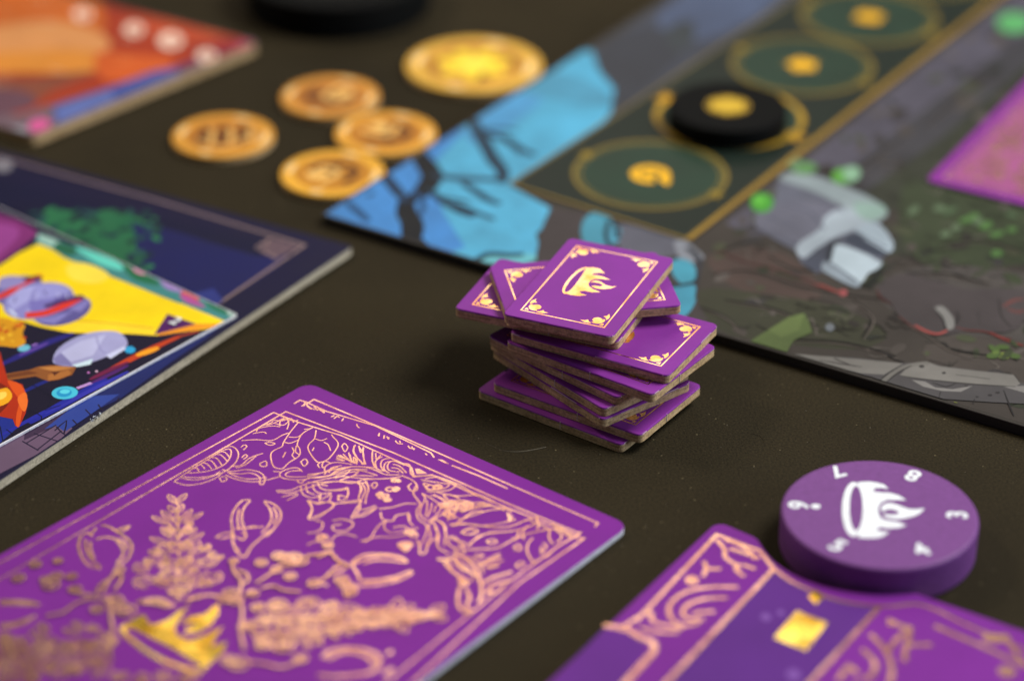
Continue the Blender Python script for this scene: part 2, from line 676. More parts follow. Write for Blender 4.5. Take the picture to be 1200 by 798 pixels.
GROUP_T = 'small purple token cards stacked in the middle of the mat'
labels = [
    'topmost purple token card of the leaning stack, its whole gold flame crown in view',
    'second token card from the top, its corner showing right of the topmost card',
    'third token card from the top, its end sticking out furthest to the left',
    'token card half way up whose crown tip and right corner ornaments show below the topmost',
    'fifth token card from the top, just below the card with the half hidden crown',
    'sixth token card from the top, only a narrow purple strip of its front showing',
    'seventh token card from the top, a thin purple sliver in the fanned middle',
    'eighth token card from the top, lowest of the fanned middle, above the bottom pair',
    'second token card from the bottom, its bright purple right corner sticking out',
    'lowest token card of the stack, lying flat on the dark mat',
]


def token(i, cx, cy, z, yaw, first=None):
    flip = math.pi if i in (3, 7) else 0
    yw = math.radians(yaw) + flip
    if first is None:
        t = thing('token_card', labels[i], 'token card', (cx, cy, z), yw, GROUP_T)
        core_me.build('cardboard_core', M_CORE, t)
        face_me.build('printed_face', M_PRINT, t)
        frame_me.build('frame_line', M_FOIL, t)
        for m_ in orn_me:
            m_.build('corner_ornament', M_FOIL, t)
        cr_me.build('crown_emblem', M_FOIL, t)
        for m_ in nick_me:
            m_.build('sprue_nick', M_NICK, t)
        return t
    t = first.copy()
    COL.objects.link(t)
    t.location = (cx * MM, cy * MM, z * MM)
    t.rotation_euler = (0, 0, yw)
    t['label'] = labels[i]
    for ch in list(first.children):
        c = ch.copy()
        COL.objects.link(c)
        c.parent = t
    return t


def shift_yaw(cx, cy, y0, y1):
    """turn a card about its front corner"""
    c0, c1 = rot((TA, -TB_), math.radians(y0)), rot((TA, -TB_), math.radians(y1))
    return cx + c0[0] - c1[0], cy + c0[1] - c1[1], y1


stack = [
    (17.0, 488.0, 66.7), (15.8, 492.3, 9.9), (9.8, 490.1, -22.8), (22.1, 480.9, -29.1), (21.3, 478.1, -36.1),
    shift_yaw(18.3, 481.7, -46.7, -43.6), shift_yaw(18.1, 481.0, -53.5, -50.0), (17.1, 480.3, -51.7), (18.4, 476.0, -34.7), (15.1, 476.0, -36.2)]
first_tok = None
for i, (cx, cy, yw) in enumerate(stack):
    t = token(i, cx, cy, TT * (9 - i) + (0.004 * (9 - i)), yw, first_tok)
    first_tok = first_tok or t

# ------------------------------------------------------------------ round purple counter with numbers
R_D = 19.45
dc = thing('health_counter', 'thick round purple counter with white crown and the numbers three to eight round its rim', 'counter', (DC[0], DC[1], 0))
circ = [(R_D * math.cos(2 * math.pi * k / 96), R_D * math.sin(2 * math.pi * k / 96)) for k in range(96)]
slab(circ, [(0.5, 0), (0.12, 0.2), (0.0, 0.6), (0.0, DISC_Z - 0.75), (0.08, DISC_Z - 0.4), (0.28, DISC_Z - 0.14), (0.65, DISC_Z)], cap_bottom=True).build('wooden_body', M_PLASTIC, dc, shade=True)
cm = Mesh()
crown(cm, DISC_Z + 0.012)
cm.build('crown_emblem', M_WHITE_INK, dc)


def glyph(txt, size, mapf, z, name, mat, parent, bold=0.0):
    cu = bpy.data.curves.new('glyph', 'FONT')
    cu.body = txt
    cu.size = size
    cu.offset = bold
    cu.align_x = 'CENTER'
    cu.align_y = 'CENTER'
    cu.resolution_u = 4
    tmp = bpy.data.objects.new('glyph', cu)
    COL.objects.link(tmp)
    dg = bpy.context.evaluated_depsgraph_get()
    dg.update()
    me = tmp.evaluated_get(dg).to_mesh()
    g = Mesh()
    vs = [(*mapf((v.co.x, v.co.y)), z) for v in me.vertices]
    fs = []
    for p in me.polygons:
        idx = list(p.vertices)
        a, b, c = (Vector(vs[k]) for k in idx[:3])
        nz = sum((Vector(vs[idx[k]]).x * Vector(vs[idx[(k + 1) % len(idx)]]).y - Vector(vs[idx[(k + 1) % len(idx)]]).x * Vector(vs[idx[k]]).y) for k in range(len(idx)))
        fs.append(tuple(idx) if nz > 0 else tuple(reversed(idx)))
    g.add(vs, fs)
    tmp.evaluated_get(dg).to_mesh_clear()
    bpy.data.objects.remove(tmp)
    return g.build(name, mat, parent)


for ch, (px, py) in (('6', (205, 343)), ('7', (376, 194)), ('8', (714, 212)), ('3', (910, 386)), ('4', (750, 541)), ('5', (380, 522))):
    c = disc_pts([(px, py)])[0]
    a = math.atan2(c[1], c[0]) + math.pi / 2
    glyph(ch, 5.6, lambda p, a=a, c=c: rot(p, a, 1.0, c), DISC_Z + 0.014, 'number', M_WHITE_INK, dc, 0.16)
dm = Mesh()
dm.oval(disc_pts([(285, 349)])[0], 0.95, 0.85, DISC_Z + 0.012)
dm.build('number_dot', M_WHITE_INK, dc)

# ------------------------------------------------------------------ large purple card (front left)
ZA = 1.5
A_TL, A_TR = at(360.8, 447.4, ZA), at(738.4, 614.5, ZA)
A_L2, A_R2 = at(0, 648.7, ZA), at(493.3, 798, ZA)


def ext(p, q, L):
    d = Vector(q) - Vector(p)
    d.normalize()
    return (p[0] + d.x * L, p[1] + d.y * L)


A_BL, A_BR = ext(A_TL, A_L2, 138), ext(A_TR, A_R2, 138)
A_C = ((A_TL[0] + A_BR[0]) / 2, (A_TL[1] + A_BR[1]) / 2)
ca = thing('large_card', 'large purple card back with rose gold filigree and a golden flame crown, front left', 'card', (A_C[0], A_C[1], 0))
OA = (A_C[0], A_C[1], 0)
outl = densify(rounded(ccw([A_TL, A_TR, A_BR, A_BL]), 3.2, 8), 4)
slab(outl, [(0.15, 0), (0.0, 0.2), (0.0, ZA - 0.32)], cap_top=False, cap_bottom=True).build('card_core', M_CARD_EDGE, ca, OA)
slab(outl, [(0.0, ZA - 0.32), (0.05, ZA - 0.14), (0.16, ZA - 0.04), (0.32, ZA)], cols=[lin((200, 190, 215)), PURPLE_CARD, PURPLE_CARD], top_col=PURPLE_CARD).build('printed_face', M_PRINT_CARD, ca, OA)

K = 4.9875


def C1(*pts): return crop(200, 460, K, pts)
def C2(*pts): return crop(360, 480, K, pts)
def C3(*pts): return crop(480, 520, K, pts)
def C4(*pts): return crop(80, 560, K, pts)
def C5(*pts): return crop(0, 638, K, pts)
def C6(*pts): return crop(220, 638, K, pts)
def C7(*pts): return crop(360, 600, K, pts)
def C8(*pts): return crop(300, 430, 7.5, pts)


fr = Mesh()
fo = Mesh()
pl = Mesh()


def S(m, pts, w=0.42, sm=5, closed=False, taper=0.0):
    w = w * (0.80 if w >= 0.5 else 0.92)
    m.stroke(smooth(atl(pts, ZA), sm, closed) if sm else atl(pts, ZA), w, ZA + 0.012, closed=closed, taper=taper)


def FILL(m, pts, sm=4):
    m.fill(smooth(atl(pts, ZA), sm, True) if sm else atl(pts, ZA), ZA + 0.012)


# double frame: two parallel pairs of lines crossing at the corners
S(fr, [(-60, 681.5), (320.5, 483.2), (362, 501.5)] and C8((-2400, 1800), (155, 400), (380, 488)), 0.42, 0)
S(fr, [at_ for at_ in C8((-2400, 1950), (262, 392))] + [(460, 530), (600, 592), (678, 624.5), (681.5, 623)], 0.42, 0)
S(fr, C8((215, 428), (380, 488)) + [(400, 510.3), (482, 547.5), (484.5, 556)] + C2((620, 392), (735, 383)) + [(560, 581), (678, 628)], 0.42, 0)
S(fr, C3((935, 545), (1020, 552), (640, 812)) + [(455, 826), (380, 885)], 0.55, 0)
S(fr, C3((1000, 522), (880, 590), (590, 800)) + [(430, 818), (350, 882)], 0.55, 0)
S(fr, [(368, 468), (460, 507.5), (600, 570), (700.5, 612.5), (697, 617.5)] and C8((445, 325), (510, 285)) + [(460, 506.8), (600, 569), (700.8, 612.8), (697, 617)], 0.42, 0)
S(fr, C8((335, 322), (385, 292), (440, 308), (620, 390)) + [(440, 499), (505, 530.5), (508, 535)], 0.4, 0)
S(fr, C2((845, 325), (1000, 385), (1170, 460)), 0.42, 0)
FILL(fr, C2((762, 290), (790, 292), (832, 318), (800, 310)), 0)
FILL(fr, C2((630, 345), (655, 345), (700, 372), (640, 375)), 0)
# dripping rune marks under the upper double line
for pts in ([(400, 345), (440, 325), (455, 350), (490, 372)], [(450, 335), (480, 360), (520, 375)], [(510, 345), (540, 380), (560, 365), (590, 400)],
            [(540, 350), (570, 385)], [(590, 370), (600, 405)], [(430, 310), (420, 345)], [(660, 440), (690, 425)], [(685, 455), (712, 432)],
            [(715, 430), (735, 445)], [(770, 450), (755, 475)], [(885, 500), (890, 520), (910, 535)], [(1085, 580), (1080, 605)], [(1130, 600), (1125, 625)],
            [(1150, 610), (1165, 635)]):
    S(fr, C8(*pts), 0.33, 2)
for pts in ([(415, 145), (420, 155)], [(450, 150), (447, 170)], [(475, 160), (478, 172)], [(515, 180), (530, 198), (560, 200)], [(540, 182), (545, 195)],
            [(590, 210), (600, 225), (630, 228)], [(610, 215), (625, 235)], [(690, 255), (700, 265)], [(735, 268), (742, 280)]):
    S(fr, C2(*pts), 0.33, 2)
# filigree of the upper corner
for pts in (
    [(20, 520), (60, 490), (130, 445), (210, 395), (290, 345), (345, 330), (352, 365), (320, 415), (250, 450), (170, 465), (90, 470)],
    [(150, 428), (175, 420), (200, 445)], [(180, 410), (210, 415), (240, 445)], [(205, 395), (240, 400), (270, 440)], [(235, 378), (270, 385), (300, 425)],
    [(262, 362), (295, 365), (330, 400)], [(290, 345), (320, 350), (348, 385)], [(110, 445), (150, 440), (165, 460)],
    [(300, 325), (360, 315), (395, 350), (385, 400), (340, 445), (280, 475), (180, 495), (60, 492)],
    [(20, 520), (90, 540), (180, 530), (260, 500), (300, 470)], [(60, 500), (150, 510), (240, 490), (290, 460)],
    [(300, 450), (360, 460), (440, 450), (520, 465), (550, 500), (540, 535), (520, 530), (520, 495), (470, 470), (400, 475), (330, 465)],
    [(320, 480), (380, 505), (460, 520), (540, 515), (640, 490)], [(340, 470), (400, 495), (470, 505), (560, 495)],
    [(350, 430), (410, 425), (450, 390), (490, 370), (540, 355)], [(380, 440), (430, 425), (470, 395), (500, 370)],
    [(410, 320), (430, 305), (445, 315), (425, 335)], [(415, 380), (435, 362), (448, 372), (425, 390)], [(520, 415), (555, 400), (560, 428), (530, 430), (520, 415)],
    [(550, 295), (580, 290), (610, 298), (580, 308), (550, 295)], [(285, 500), (310, 490), (330, 505), (300, 520), (285, 500)],
    [(415, 280), (500, 275), (590, 280), (650, 250), (690, 235)], [(480, 240), (540, 230), (560, 240)], [(480, 225), (530, 205), (590, 195), (640, 200)],
    [(500, 230), (520, 200), (580, 180), (600, 165)], [(560, 190), (600, 180), (660, 150), (640, 170)], [(600, 160), (650, 165), (700, 150)], [(610, 180), (660, 190), (700, 160), (720, 175)],
    [(640, 195), (640, 170), (680, 150)], [(680, 150), (690, 180), (680, 215)], [(700, 150), (725, 165), (745, 160)],
    [(745, 175), (700, 230), (660, 290), (650, 315), (600, 340), (585, 370), (600, 430), (640, 445), (660, 440), (690, 410), (750, 370), (755, 330), (740, 300), (770, 240), (830, 205)],
    [(665, 290), (700, 295), (750, 275)], [(690, 260), (740, 260), (770, 240)], [(710, 320), (720, 345), (710, 365), (725, 385)], [(735, 310), (730, 345), (755, 365)], [(655, 380), (672, 348)],
    [(600, 460), (640, 462)], [(780, 215), (820, 210)], [(850, 220), (840, 270), (810, 300), (805, 335), (850, 400), (885, 405), (930, 380), (980, 305), (950, 260), (940, 245)],
    [(845, 270), (880, 280), (915, 268)], [(828, 340), (838, 320)], [(895, 290), (920, 305), (935, 340)],
    [(1000, 315), (1015, 297), (1035, 320), (1018, 345), (1000, 315)], [(760, 405), (785, 388), (800, 408), (780, 430), (760, 405)],
    [(770, 462), (740, 440), (690, 445), (645, 465), (640, 490), (680, 505), (760, 510), (840, 495), (920, 485), (1000, 450), (1080, 432), (1197, 440)],
    [(760, 455), (700, 460), (670, 480), (700, 492), (800, 490), (880, 470), (960, 440)],
    [(615, 572), (700, 570), (760, 545), (840, 520), (930, 500), (1010, 490), (1100, 500), (1197, 505)],
    [(620, 580), (700, 585), (790, 560), (870, 535), (960, 520), (1050, 520), (1140, 530)],
    [(870, 440), (860, 420), (880, 405)], [(890, 440), (885, 420), (900, 400)], [(905, 400), (935, 412)], [(905, 470), (900, 440), (930, 415), (980, 408), (1060, 420)],
    [(925, 470), (940, 440), (1000, 425)], [(935, 480), (980, 450), (1040, 440)], [(960, 500), (1020, 480), (1060, 450), (1150, 450)], [(990, 510), (1060, 490), (1100, 460)],
    [(970, 370), (1010, 385), (1050, 400)], [(965, 390), (1010, 400)], [(990, 365), (1030, 390), (1060, 410)], [(1040, 350), (1050, 385), (1070, 410)], [(1070, 375), (1070, 400), (1090, 415)], [(1090, 380), (1090, 410)],
    [(1080, 305), (1070, 340), (1090, 380), (1110, 400), (1120, 420)], [(1100, 310), (1110, 350), (1130, 330)], [(1125, 320), (1125, 370), (1140, 420)], [(1180, 340), (1180, 400), (1197, 430)],
    [(740, 515), (760, 530), (790, 505)], [(760, 545), (770, 590), (820, 615), (860, 605)], [(790, 540), (800, 580), (840, 595)], [(830, 535), (840, 570), (880, 590), (940, 585)], [(860, 530), (880, 560), (930, 572), (1000, 570), (1040, 560)],
    [(880, 540), (920, 545)], [(880, 590), (870, 630), (920, 640), (940, 600)], [(650, 610), (690, 600), (740, 590)], [(680, 630), (720, 610), (745, 595)],
    [(810, 630), (825, 665), (820, 700), (805, 735), (840, 740), (900, 705), (950, 660), (920, 640), (860, 650), (810, 630)], [(975, 630), (990, 600), (1020, 610), (1040, 590), (1030, 560)], [(950, 655), (1020, 640), (1090, 630), (1120, 640)],
    [(1100, 520), (1110, 560), (1100, 620), (1120, 640)], [(1135, 515), (1155, 560), (1140, 620)], [(1075, 720), (1100, 690), (1110, 650)], [(1075, 725), (1130, 720), (1197, 680)],
):
    S(fo, C1(*pts), 0.30, 4)
# middle of the band
for pts in (
    [(275, 210), (270, 250), (300, 290), (330, 320)], [(300, 215), (320, 240), (330, 220)], [(325, 230), (330, 280), (335, 320)],
    [(380, 250), (380, 300), (400, 340), (440, 360)], [(400, 255), (405, 290), (430, 265)], [(440, 275), (400, 300), (405, 340)], [(480, 285), (440, 295), (430, 330), (450, 360)],
    [(520, 300), (460, 310), (450, 350), (480, 370)], [(570, 325), (500, 300), (470, 325), (480, 355), (540, 365)], [(500, 320), (540, 330), (580, 370)], [(490, 340), (530, 345), (560, 372)],
    [(565, 315), (600, 325), (615, 385), (735, 380)],
    [(180, 265), (220, 285), (260, 300)], [(170, 280), (220, 300)], [(210, 260), (240, 290)], [(250, 262), (260, 300), (280, 315)], [(280, 280), (290, 320)],
    [(0, 380), (80, 370), (160, 350), (240, 335), (330, 335), (400, 355), (460, 380), (540, 380)],
    [(0, 400), (90, 395), (170, 375), (250, 352), (330, 360), (410, 385)], [(0, 425), (80, 425), (180, 420), (260, 430), (330, 410), (420, 405), (500, 400), (550, 390)],
    [(100, 380), (130, 350), (180, 335)], [(150, 400), (200, 375), (260, 365), (300, 365)], [(190, 415), (260, 390), (310, 385), (390, 390)],
    [(550, 385), (610, 410), (640, 440), (640, 470), (610, 475), (590, 450), (610, 430)], [(640, 440), (620, 490), (660, 550), (640, 590), (650, 640), (690, 670), (700, 700), (680, 760), (650, 797)],
    [(665, 410), (720, 420), (790, 430), (830, 440), (800, 460), (740, 470), (700, 460), (680, 430), (720, 440), (770, 450)], [(690, 405), (760, 395), (830, 420), (870, 440), (830, 470), (760, 480), (700, 480)],
    [(735, 385), (800, 405), (890, 440), (960, 480), (1060, 520), (1197, 600)], [(760, 485), (840, 500), (900, 505), (980, 500), (1050, 525)], [(740, 495), (800, 530), (850, 530), (930, 545), (1040, 540)],
    [(670, 490), (710, 510), (770, 550), (780, 580), (740, 630), (700, 650), (660, 610), (670, 560), (690, 520), (670, 490)], [(700, 530), (700, 580), (690, 620)], [(730, 545), (720, 590), (700, 630)], [(755, 560), (740, 600)],
    [(720, 500), (790, 520), (815, 570), (790, 610), (740, 640), (710, 680), (720, 740), (690, 797)],
    [(420, 580), (500, 570), (570, 550), (640, 550)], [(430, 600), (440, 640), (500, 650), (520, 620), (590, 610), (600, 640)], [(590, 600), (595, 650), (620, 680)], [(460, 650), (450, 690), (490, 720), (560, 710), (620, 700)],
    [(500, 690), (560, 680), (600, 700), (650, 690)], [(310, 770), (370, 750), (400, 700), (440, 660), (470, 650)], [(330, 775), (400, 745), (500, 745), (580, 730)], [(540, 780), (600, 770), (620, 797)],
    [(320, 430), (340, 470), (320, 520), (300, 560)], [(290, 425), (320, 460), (300, 510)], [(345, 420), (360, 460), (345, 510), (340, 550)], [(300, 560), (270, 610), (260, 635), (320, 610), (370, 590), (410, 570)], [(300, 570), (330, 585), (400, 560)],
    [(375, 440), (395, 425), (410, 440), (390, 460), (375, 440)], [(180, 500), (190, 530), (230, 520), (240, 470)], [(100, 470), (170, 470), (240, 455)], [(0, 530), (30, 580), (20, 630), (80, 610), (150, 570), (140, 540), (60, 545), (0, 530)],
    [(150, 550), (230, 545), (300, 540)], [(60, 500), (90, 520), (140, 490)],
    [(150, 650), (200, 640), (260, 655), (265, 680), (220, 710), (160, 705), (150, 680), (200, 670)], [(50, 650), (90, 660), (80, 700), (30, 720), (0, 720)], [(130, 797), (160, 740), (220, 725), (290, 745)], [(0, 790), (50, 770), (110, 780)],
    [(730, 640), (790, 660), (810, 700), (800, 797)], [(740, 690), (770, 730), (760, 797)], [(820, 650), (840, 620), (900, 640), (960, 620), (1060, 590), (1150, 580)],
    [(830, 670), (920, 665), (1000, 680), (1100, 670), (1197, 650)], [(900, 720), (950, 700), (1000, 710), (960, 730), (900, 720)], [(950, 797), (1000, 740), (1100, 720), (1197, 710)], [(840, 740), (870, 750), (900, 797)],
    [(990, 560), (1060, 560), (1130, 575)], [(1170, 600), (1180, 640), (1197, 650)],
):
    S(fo, C2(*pts), 0.32, 4)
for c_, rx, ry in (((440, 500), 40, 26), ((500, 460), 42, 26), ((520, 420), 30, 16), ((470, 520), 30, 18), ((860, 560), 60, 26), ((840, 610), 46, 30), ((930, 560), 50, 20), ((600, 730), 46, 30), ((560, 790), 30, 20), ((90, 750), 36, 24), ((740, 450), 50, 20), ((800, 560), 30, 20)):
    rr_ = Vector(at(*C2((c_[0] + rx, c_[1]))[0], ZA)) - Vector(at(*C2(c_)[0], ZA))
    for k in range(4):
        a = random.uniform(0, 6.28)
        cc = at(*C2((c_[0] + rx * .5 * math.cos(a), c_[1] + ry * .5 * math.sin(a)))[0], ZA)
        fo.ring(cc, rr_.length * random.uniform(.3, .55), 0.42, ZA + 0.012, n=14)
for pts in (
    [(290, 330), (330, 335), (370, 350), (350, 380), (290, 390), (240, 370), (220, 350), (290, 330)], [(240, 345), (300, 350), (360, 340)], [(225, 330), (200, 300), (240, 300), (290, 320)],
    [(300, 400), (350, 385), (420, 370), (480, 365), (560, 390)], [(380, 370), (420, 350), (480, 355)], [(240, 480), (330, 470), (420, 480), (520, 490), (600, 480), (700, 440), (760, 430)],
    [(270, 470), (310, 440), (370, 400), (430, 395)], [(300, 520), (350, 495), (400, 510), (350, 530), (300, 520)], [(330, 600), (400, 550), (470, 520), (560, 515), (650, 500), (740, 470)],
    [(330, 620), (430, 615), (510, 610), (590, 570), (680, 530), (810, 500)], [(450, 570), (490, 560), (510, 575), (470, 585), (450, 570)], [(580, 410), (585, 440), (570, 460)], [(600, 420), (590, 450), (620, 440)],
    [(640, 510), (620, 560), (600, 550)], [(740, 430), (755, 480), (740, 500)], [(690, 480), (660, 520), (670, 560)], [(720, 550), (690, 590), (690, 640), (730, 700), (740, 680)], [(820, 500), (815, 550), (840, 590)], [(850, 500), (890, 540), (860, 580)],
    [(780, 580), (800, 600), (770, 640), (770, 600)], [(840, 620), (800, 660), (770, 660)], [(380, 650), (430, 650), (400, 670), (370, 660)], [(400, 700), (450, 680), (530, 640)], [(430, 730), (500, 700), (550, 680)], [(610, 600), (640, 590), (650, 620), (620, 620), (610, 600)],
    [(620, 710), (650, 690), (670, 705), (640, 725), (620, 710)], [(220, 540), (260, 560), (320, 580), (290, 610), (240, 600), (220, 560)], [(260, 620), (320, 640), (310, 600)],
    [(170, 680), (230, 690), (250, 740), (300, 797)], [(210, 660), (280, 680), (350, 740), (420, 790)], [(300, 700), (340, 740), (390, 797)], [(330, 660), (400, 700), (430, 760)], [(700, 450), (760, 470), (820, 500), (870, 500), (935, 545)], [(830, 470), (900, 500), (950, 540)],
    [(150, 440), (200, 480), (210, 540)], [(160, 560), (170, 610), (230, 640)], [(40, 560), (60, 600), (60, 640), (90, 640), (110, 590), (150, 550)], [(130, 450), (160, 500), (160, 560)],
):
    S(fo, C3(*pts), 0.40, 4)
for pts in (
    [(760, 275), (820, 280), (850, 270)], [(800, 290), (840, 340), (900, 380), (960, 410)], [(850, 240), (920, 270), (980, 330), (1010, 400), (1020, 480), (1000, 530)], [(860, 260), (880, 310), (930, 350)], [(880, 410), (920, 400), (930, 430), (890, 430)],
    [(890, 440), (880, 520), (900, 570), (960, 600)], [(930, 450), (950, 500), (930, 560), (980, 580)], [(1030, 420), (1070, 390), (1130, 370), (1197, 350)], [(1050, 480), (1080, 430), (1140, 410), (1197, 400)], [(1000, 320), (1060, 290), (1130, 260)], [(1060, 330), (1120, 310)],
    [(1060, 470), (1110, 470), (1150, 430)],
):
    S(fo, C7(*pts), 0.85, 4)
# small diamond and pods
for pts in ([(540, 210), (560, 190), (600, 180), (610, 200), (580, 235), (550, 220)], [(880, 400), (910, 390), (930, 410), (900, 430)]):
    FILL(fo, C7(*pts))
# horned heads
for pts in ([(465, 627), (420, 630), (380, 670), (355, 730), (360, 797), (375, 850)], [(465, 632), (430, 670), (415, 730), (430, 797), (440, 830)], [(400, 680), (390, 740), (400, 800)],
            [(545, 632), (600, 650), (640, 690), (640, 740), (600, 797), (560, 840)], [(548, 640), (580, 680), (590, 730), (570, 780), (530, 820)], [(600, 670), (620, 720), (600, 770)]):
    S(pl, C1(*pts), 0.5, 5)
for pts in ([(1060, 285), (1095, 280)], [(970, 295), (1050, 290), (1140, 285)], [(960, 300), (960, 360), (980, 420), (1020, 460), (1040, 450), (1080, 390), (1190, 300)], [(860, 350), (900, 325), (950, 320), (950, 340), (880, 355)],
            [(1010, 320), (1040, 330), (1020, 360), (990, 345)], [(965, 400), (1000, 420)]):
    S(pl, C4(*pts), 0.6, 4)
for pts in ([(70, 350), (60, 400), (80, 460), (120, 510), (190, 530)], [(100, 360), (105, 420), (140, 480), (190, 520)], [(130, 370), (130, 420), (150, 470)],
            [(190, 275), (240, 285), (310, 330), (360, 370), (370, 420), (340, 480), (280, 510)], [(160, 360), (210, 345), (270, 355), (310, 400), (320, 450), (280, 500)], [(250, 350), (320, 370), (345, 420)],
            [(60, 350), (110, 320), (140, 340)], [(120, 330), (150, 310), (160, 290)], [(270, 310), (320, 290), (355, 282), (330, 305), (280, 320)]):
    S(pl, C4(*pts), 0.75, 4)
for pts in ([(260, 310), (340, 270), (420, 255), (500, 258), (575, 280)], [(255, 300), (330, 250), (450, 245), (540, 260), (580, 290), (500, 285), (400, 280), (330, 300)], [(300, 400), (400, 395), (500, 380), (560, 360), (610, 340)], [(300, 430), (400, 425), (510, 405), (590, 370), (615, 345)],
            [(330, 410), (430, 400), (540, 385)], [(260, 310), (290, 350), (310, 400)], [(170, 280), (240, 310), (200, 340), (130, 370), (80, 400)], [(10, 430), (60, 410), (120, 430)], [(160, 250), (190, 310), (160, 330)],
            [(170, 400), (220, 390), (250, 420), (290, 430), (260, 470), (230, 500), (220, 450), (180, 430)], [(240, 430), (270, 450), (240, 480)]):
    S(pl, C7(*pts), 0.8, 4)
for pts in ([(0, 330), (80, 330), (170, 335), (230, 355)], [(0, 345), (100, 345), (200, 350)], [(0, 470), (80, 460), (150, 440), (210, 415)], [(0, 485), (80, 475), (170, 445)]):
    S(pl, C5(*pts), 1.3, 4)
for pts in ([(790, 660), (830, 620), (920, 605), (1020, 610), (1100, 640), (1120, 690), (1080, 740), (980, 760), (860, 770), (760, 760)], [(820, 670), (900, 630), (1000, 635), (1070, 670), (1080, 700)], [(1160, 640), (1197, 620)], [(1150, 760), (1197, 720)]):
    S(pl, C6(*pts), 1.2, 4)


# leafy plume: pairs of leaves along a stem
def leaf(m, base, tip, w):
    b, t = Vector(base), Vector(tip)
    d = t - b
    n = Vector((-d.y, d.x)).normalized()
    pts = [b, b + d * .3 + n * w * .8, b + d * .65 + n * w, t, b + d * .65 - n * w, b + d * .3 - n * w * .8]
    m.stroke(smooth([tuple(p) for p in pts], 3, True), 0.34, ZA + 0.012, closed=True)
    m.stroke([tuple(b + d * .2), tuple(b + d * .75)], 0.26, ZA + 0.012)


def plume(m, p0, p1, width):
    a, b = Vector(at(*p0, ZA)), Vector(at(*p1, ZA))
    ax = b - a
    L = ax.length
    ax.normalize()
    nx = Vector((-ax.y, ax.x))
    m.stroke([tuple(a), tuple(b)], 0.35, ZA + 0.012)
    rows = [(0.04, .70), (0.17, .95), (0.31, .98), (0.45, .82), (0.58, .62), (0.71, .50), (0.84, .36)]
    for t, k in rows:
        for s in (1, -1):
            base = a + ax * L * t + ax * random.uniform(-.3, .3)
            for spread, ln, wd in ((1.0, .98, 1.0), (0.62, .80, .9), (0.28, .42, .7)):
                sp = spread * 1.2 + random.uniform(-.06, .06)
                dirv = (nx * s * math.sin(sp) + ax * math.cos(sp)).normalized()
                st = base + dirv * width * k * .12
                leaf(m, tuple(st), tuple(base + dirv * width * k * ln * .92), width * .085 * wd * (0.5 + .5 * k))
                if spread > .9 and k > .6:
                    tipc = base + dirv * width * k * ln * 1.0
                    m.ring((tipc.x, tipc.y), width * .085, 0.42, ZA + 0.012, n=10, a0=random.uniform(0, 2), a1=random.uniform(5, 6.1))
    tip = a + ax * L
    for s in (1, -1):
        leaf(m, tuple(tip - ax * 1.0), tuple(tip + nx * s * 1.6 + ax * 1.4), .45)


def blob(m, c, r, ry=None, leafy=3):
    """one curled flower head: two uneven rings, an eye and a few short petals"""
    px = Vector(at(c[0] + r / K, c[1], ZA)) - Vector(at(*c, ZA))
    R_ = px.length
    q = (ry or r * .62) / r * 1.75
    c0 = at(*c, ZA)
    ph = random.uniform(0, 6.28)
    def el(k, a0, a1, n):
        return [(c0[0] + R_ * k * math.cos(a0 + (a1 - a0) * t / n), c0[1] + R_ * k * q * math.sin(a0 + (a1 - a0) * t / n)) for t in range(n + 1)]
    m.stroke(el(1.0, ph, ph + 5.2, 16), 0.42, ZA + 0.012)
    m.stroke(el(0.55, ph + 1.0, ph + 6.0, 12), 0.38, ZA + 0.012)
    for t in range(leafy):
        a = ph + 2.1 * t + random.uniform(-.3, .3)
        m.stroke([(c0[0] + R_ * .2 * math.cos(a), c0[1] + R_ * .2 * q * math.sin(a)), (c0[0] + R_ * .95 * math.cos(a + .4), c0[1] + R_ * .95 * q * math.sin(a + .4))], 0.34, ZA + 0.012)


def petal(m, a, b, w):
    leaf(m, at(*a, ZA), at(*b, ZA), w)


def petals(m, cf, lst, w):
    for x0, y0, x1, y1 in lst:
        (a,), (b,) = cf((x0, y0)), cf((x1, y1))
        petal(m, a, b, w)


petals(pl, C4, [(630, 150, 585, 98), (630, 150, 690, 92), (622, 205, 588, 160), (640, 205, 668, 152), (655, 245, 722, 185), (670, 262, 786, 203), (610, 250, 545, 192), (600, 275, 490, 225), (640, 280, 632, 215),
                (600, 350, 545, 290), (590, 390, 480, 348), (660, 340, 720, 262), (690, 370, 790, 322), (640, 360, 640, 290), (600, 330, 590, 280), (700, 330, 745, 290)], .62)
petals(pl, C4, [(640, 440, 600, 370), (650, 440, 690, 360), (590, 470, 470, 425), (600, 440, 530, 390), (700, 450, 830, 400), (700, 430, 770, 370), (640, 520, 560, 460), (650, 520, 720, 450), (640, 600, 590, 530), (650, 600, 700, 520),
                (600, 540, 500, 480), (690, 520, 800, 470), (640, 690, 590, 610), (650, 690, 700, 610), (645, 720, 645, 640), (650, 560, 650, 480), (560, 640, 520, 570), (730, 640, 760, 560)], .8)
for (x, y), r_ in (((590, 300), 28), ((700, 300), 30), ((600, 385), 26), ((710, 268), 18), ((510, 430), 34), ((690, 395), 34), ((800, 405), 32), ((840, 445), 24), ((430, 520), 48), ((470, 485), 28), ((560, 500), 28), ((690, 480), 36), ((820, 485), 54), ((885, 462), 20),
                 ((440, 605), 58), ((520, 600), 34), ((600, 600), 36), ((700, 590), 38), ((840, 580), 60), ((800, 620), 34), ((620, 665), 34), ((690, 655), 30), ((560, 560), 24), ((740, 540), 24)):
    blob(pl, C4((x, y))[0], r_)
S(pl, C4((640, 150), (645, 400), (648, 720)), 0.4, 3)
S(pl, C4((400, 730), (500, 705), (560, 715), (620, 755)), 1.1, 4)
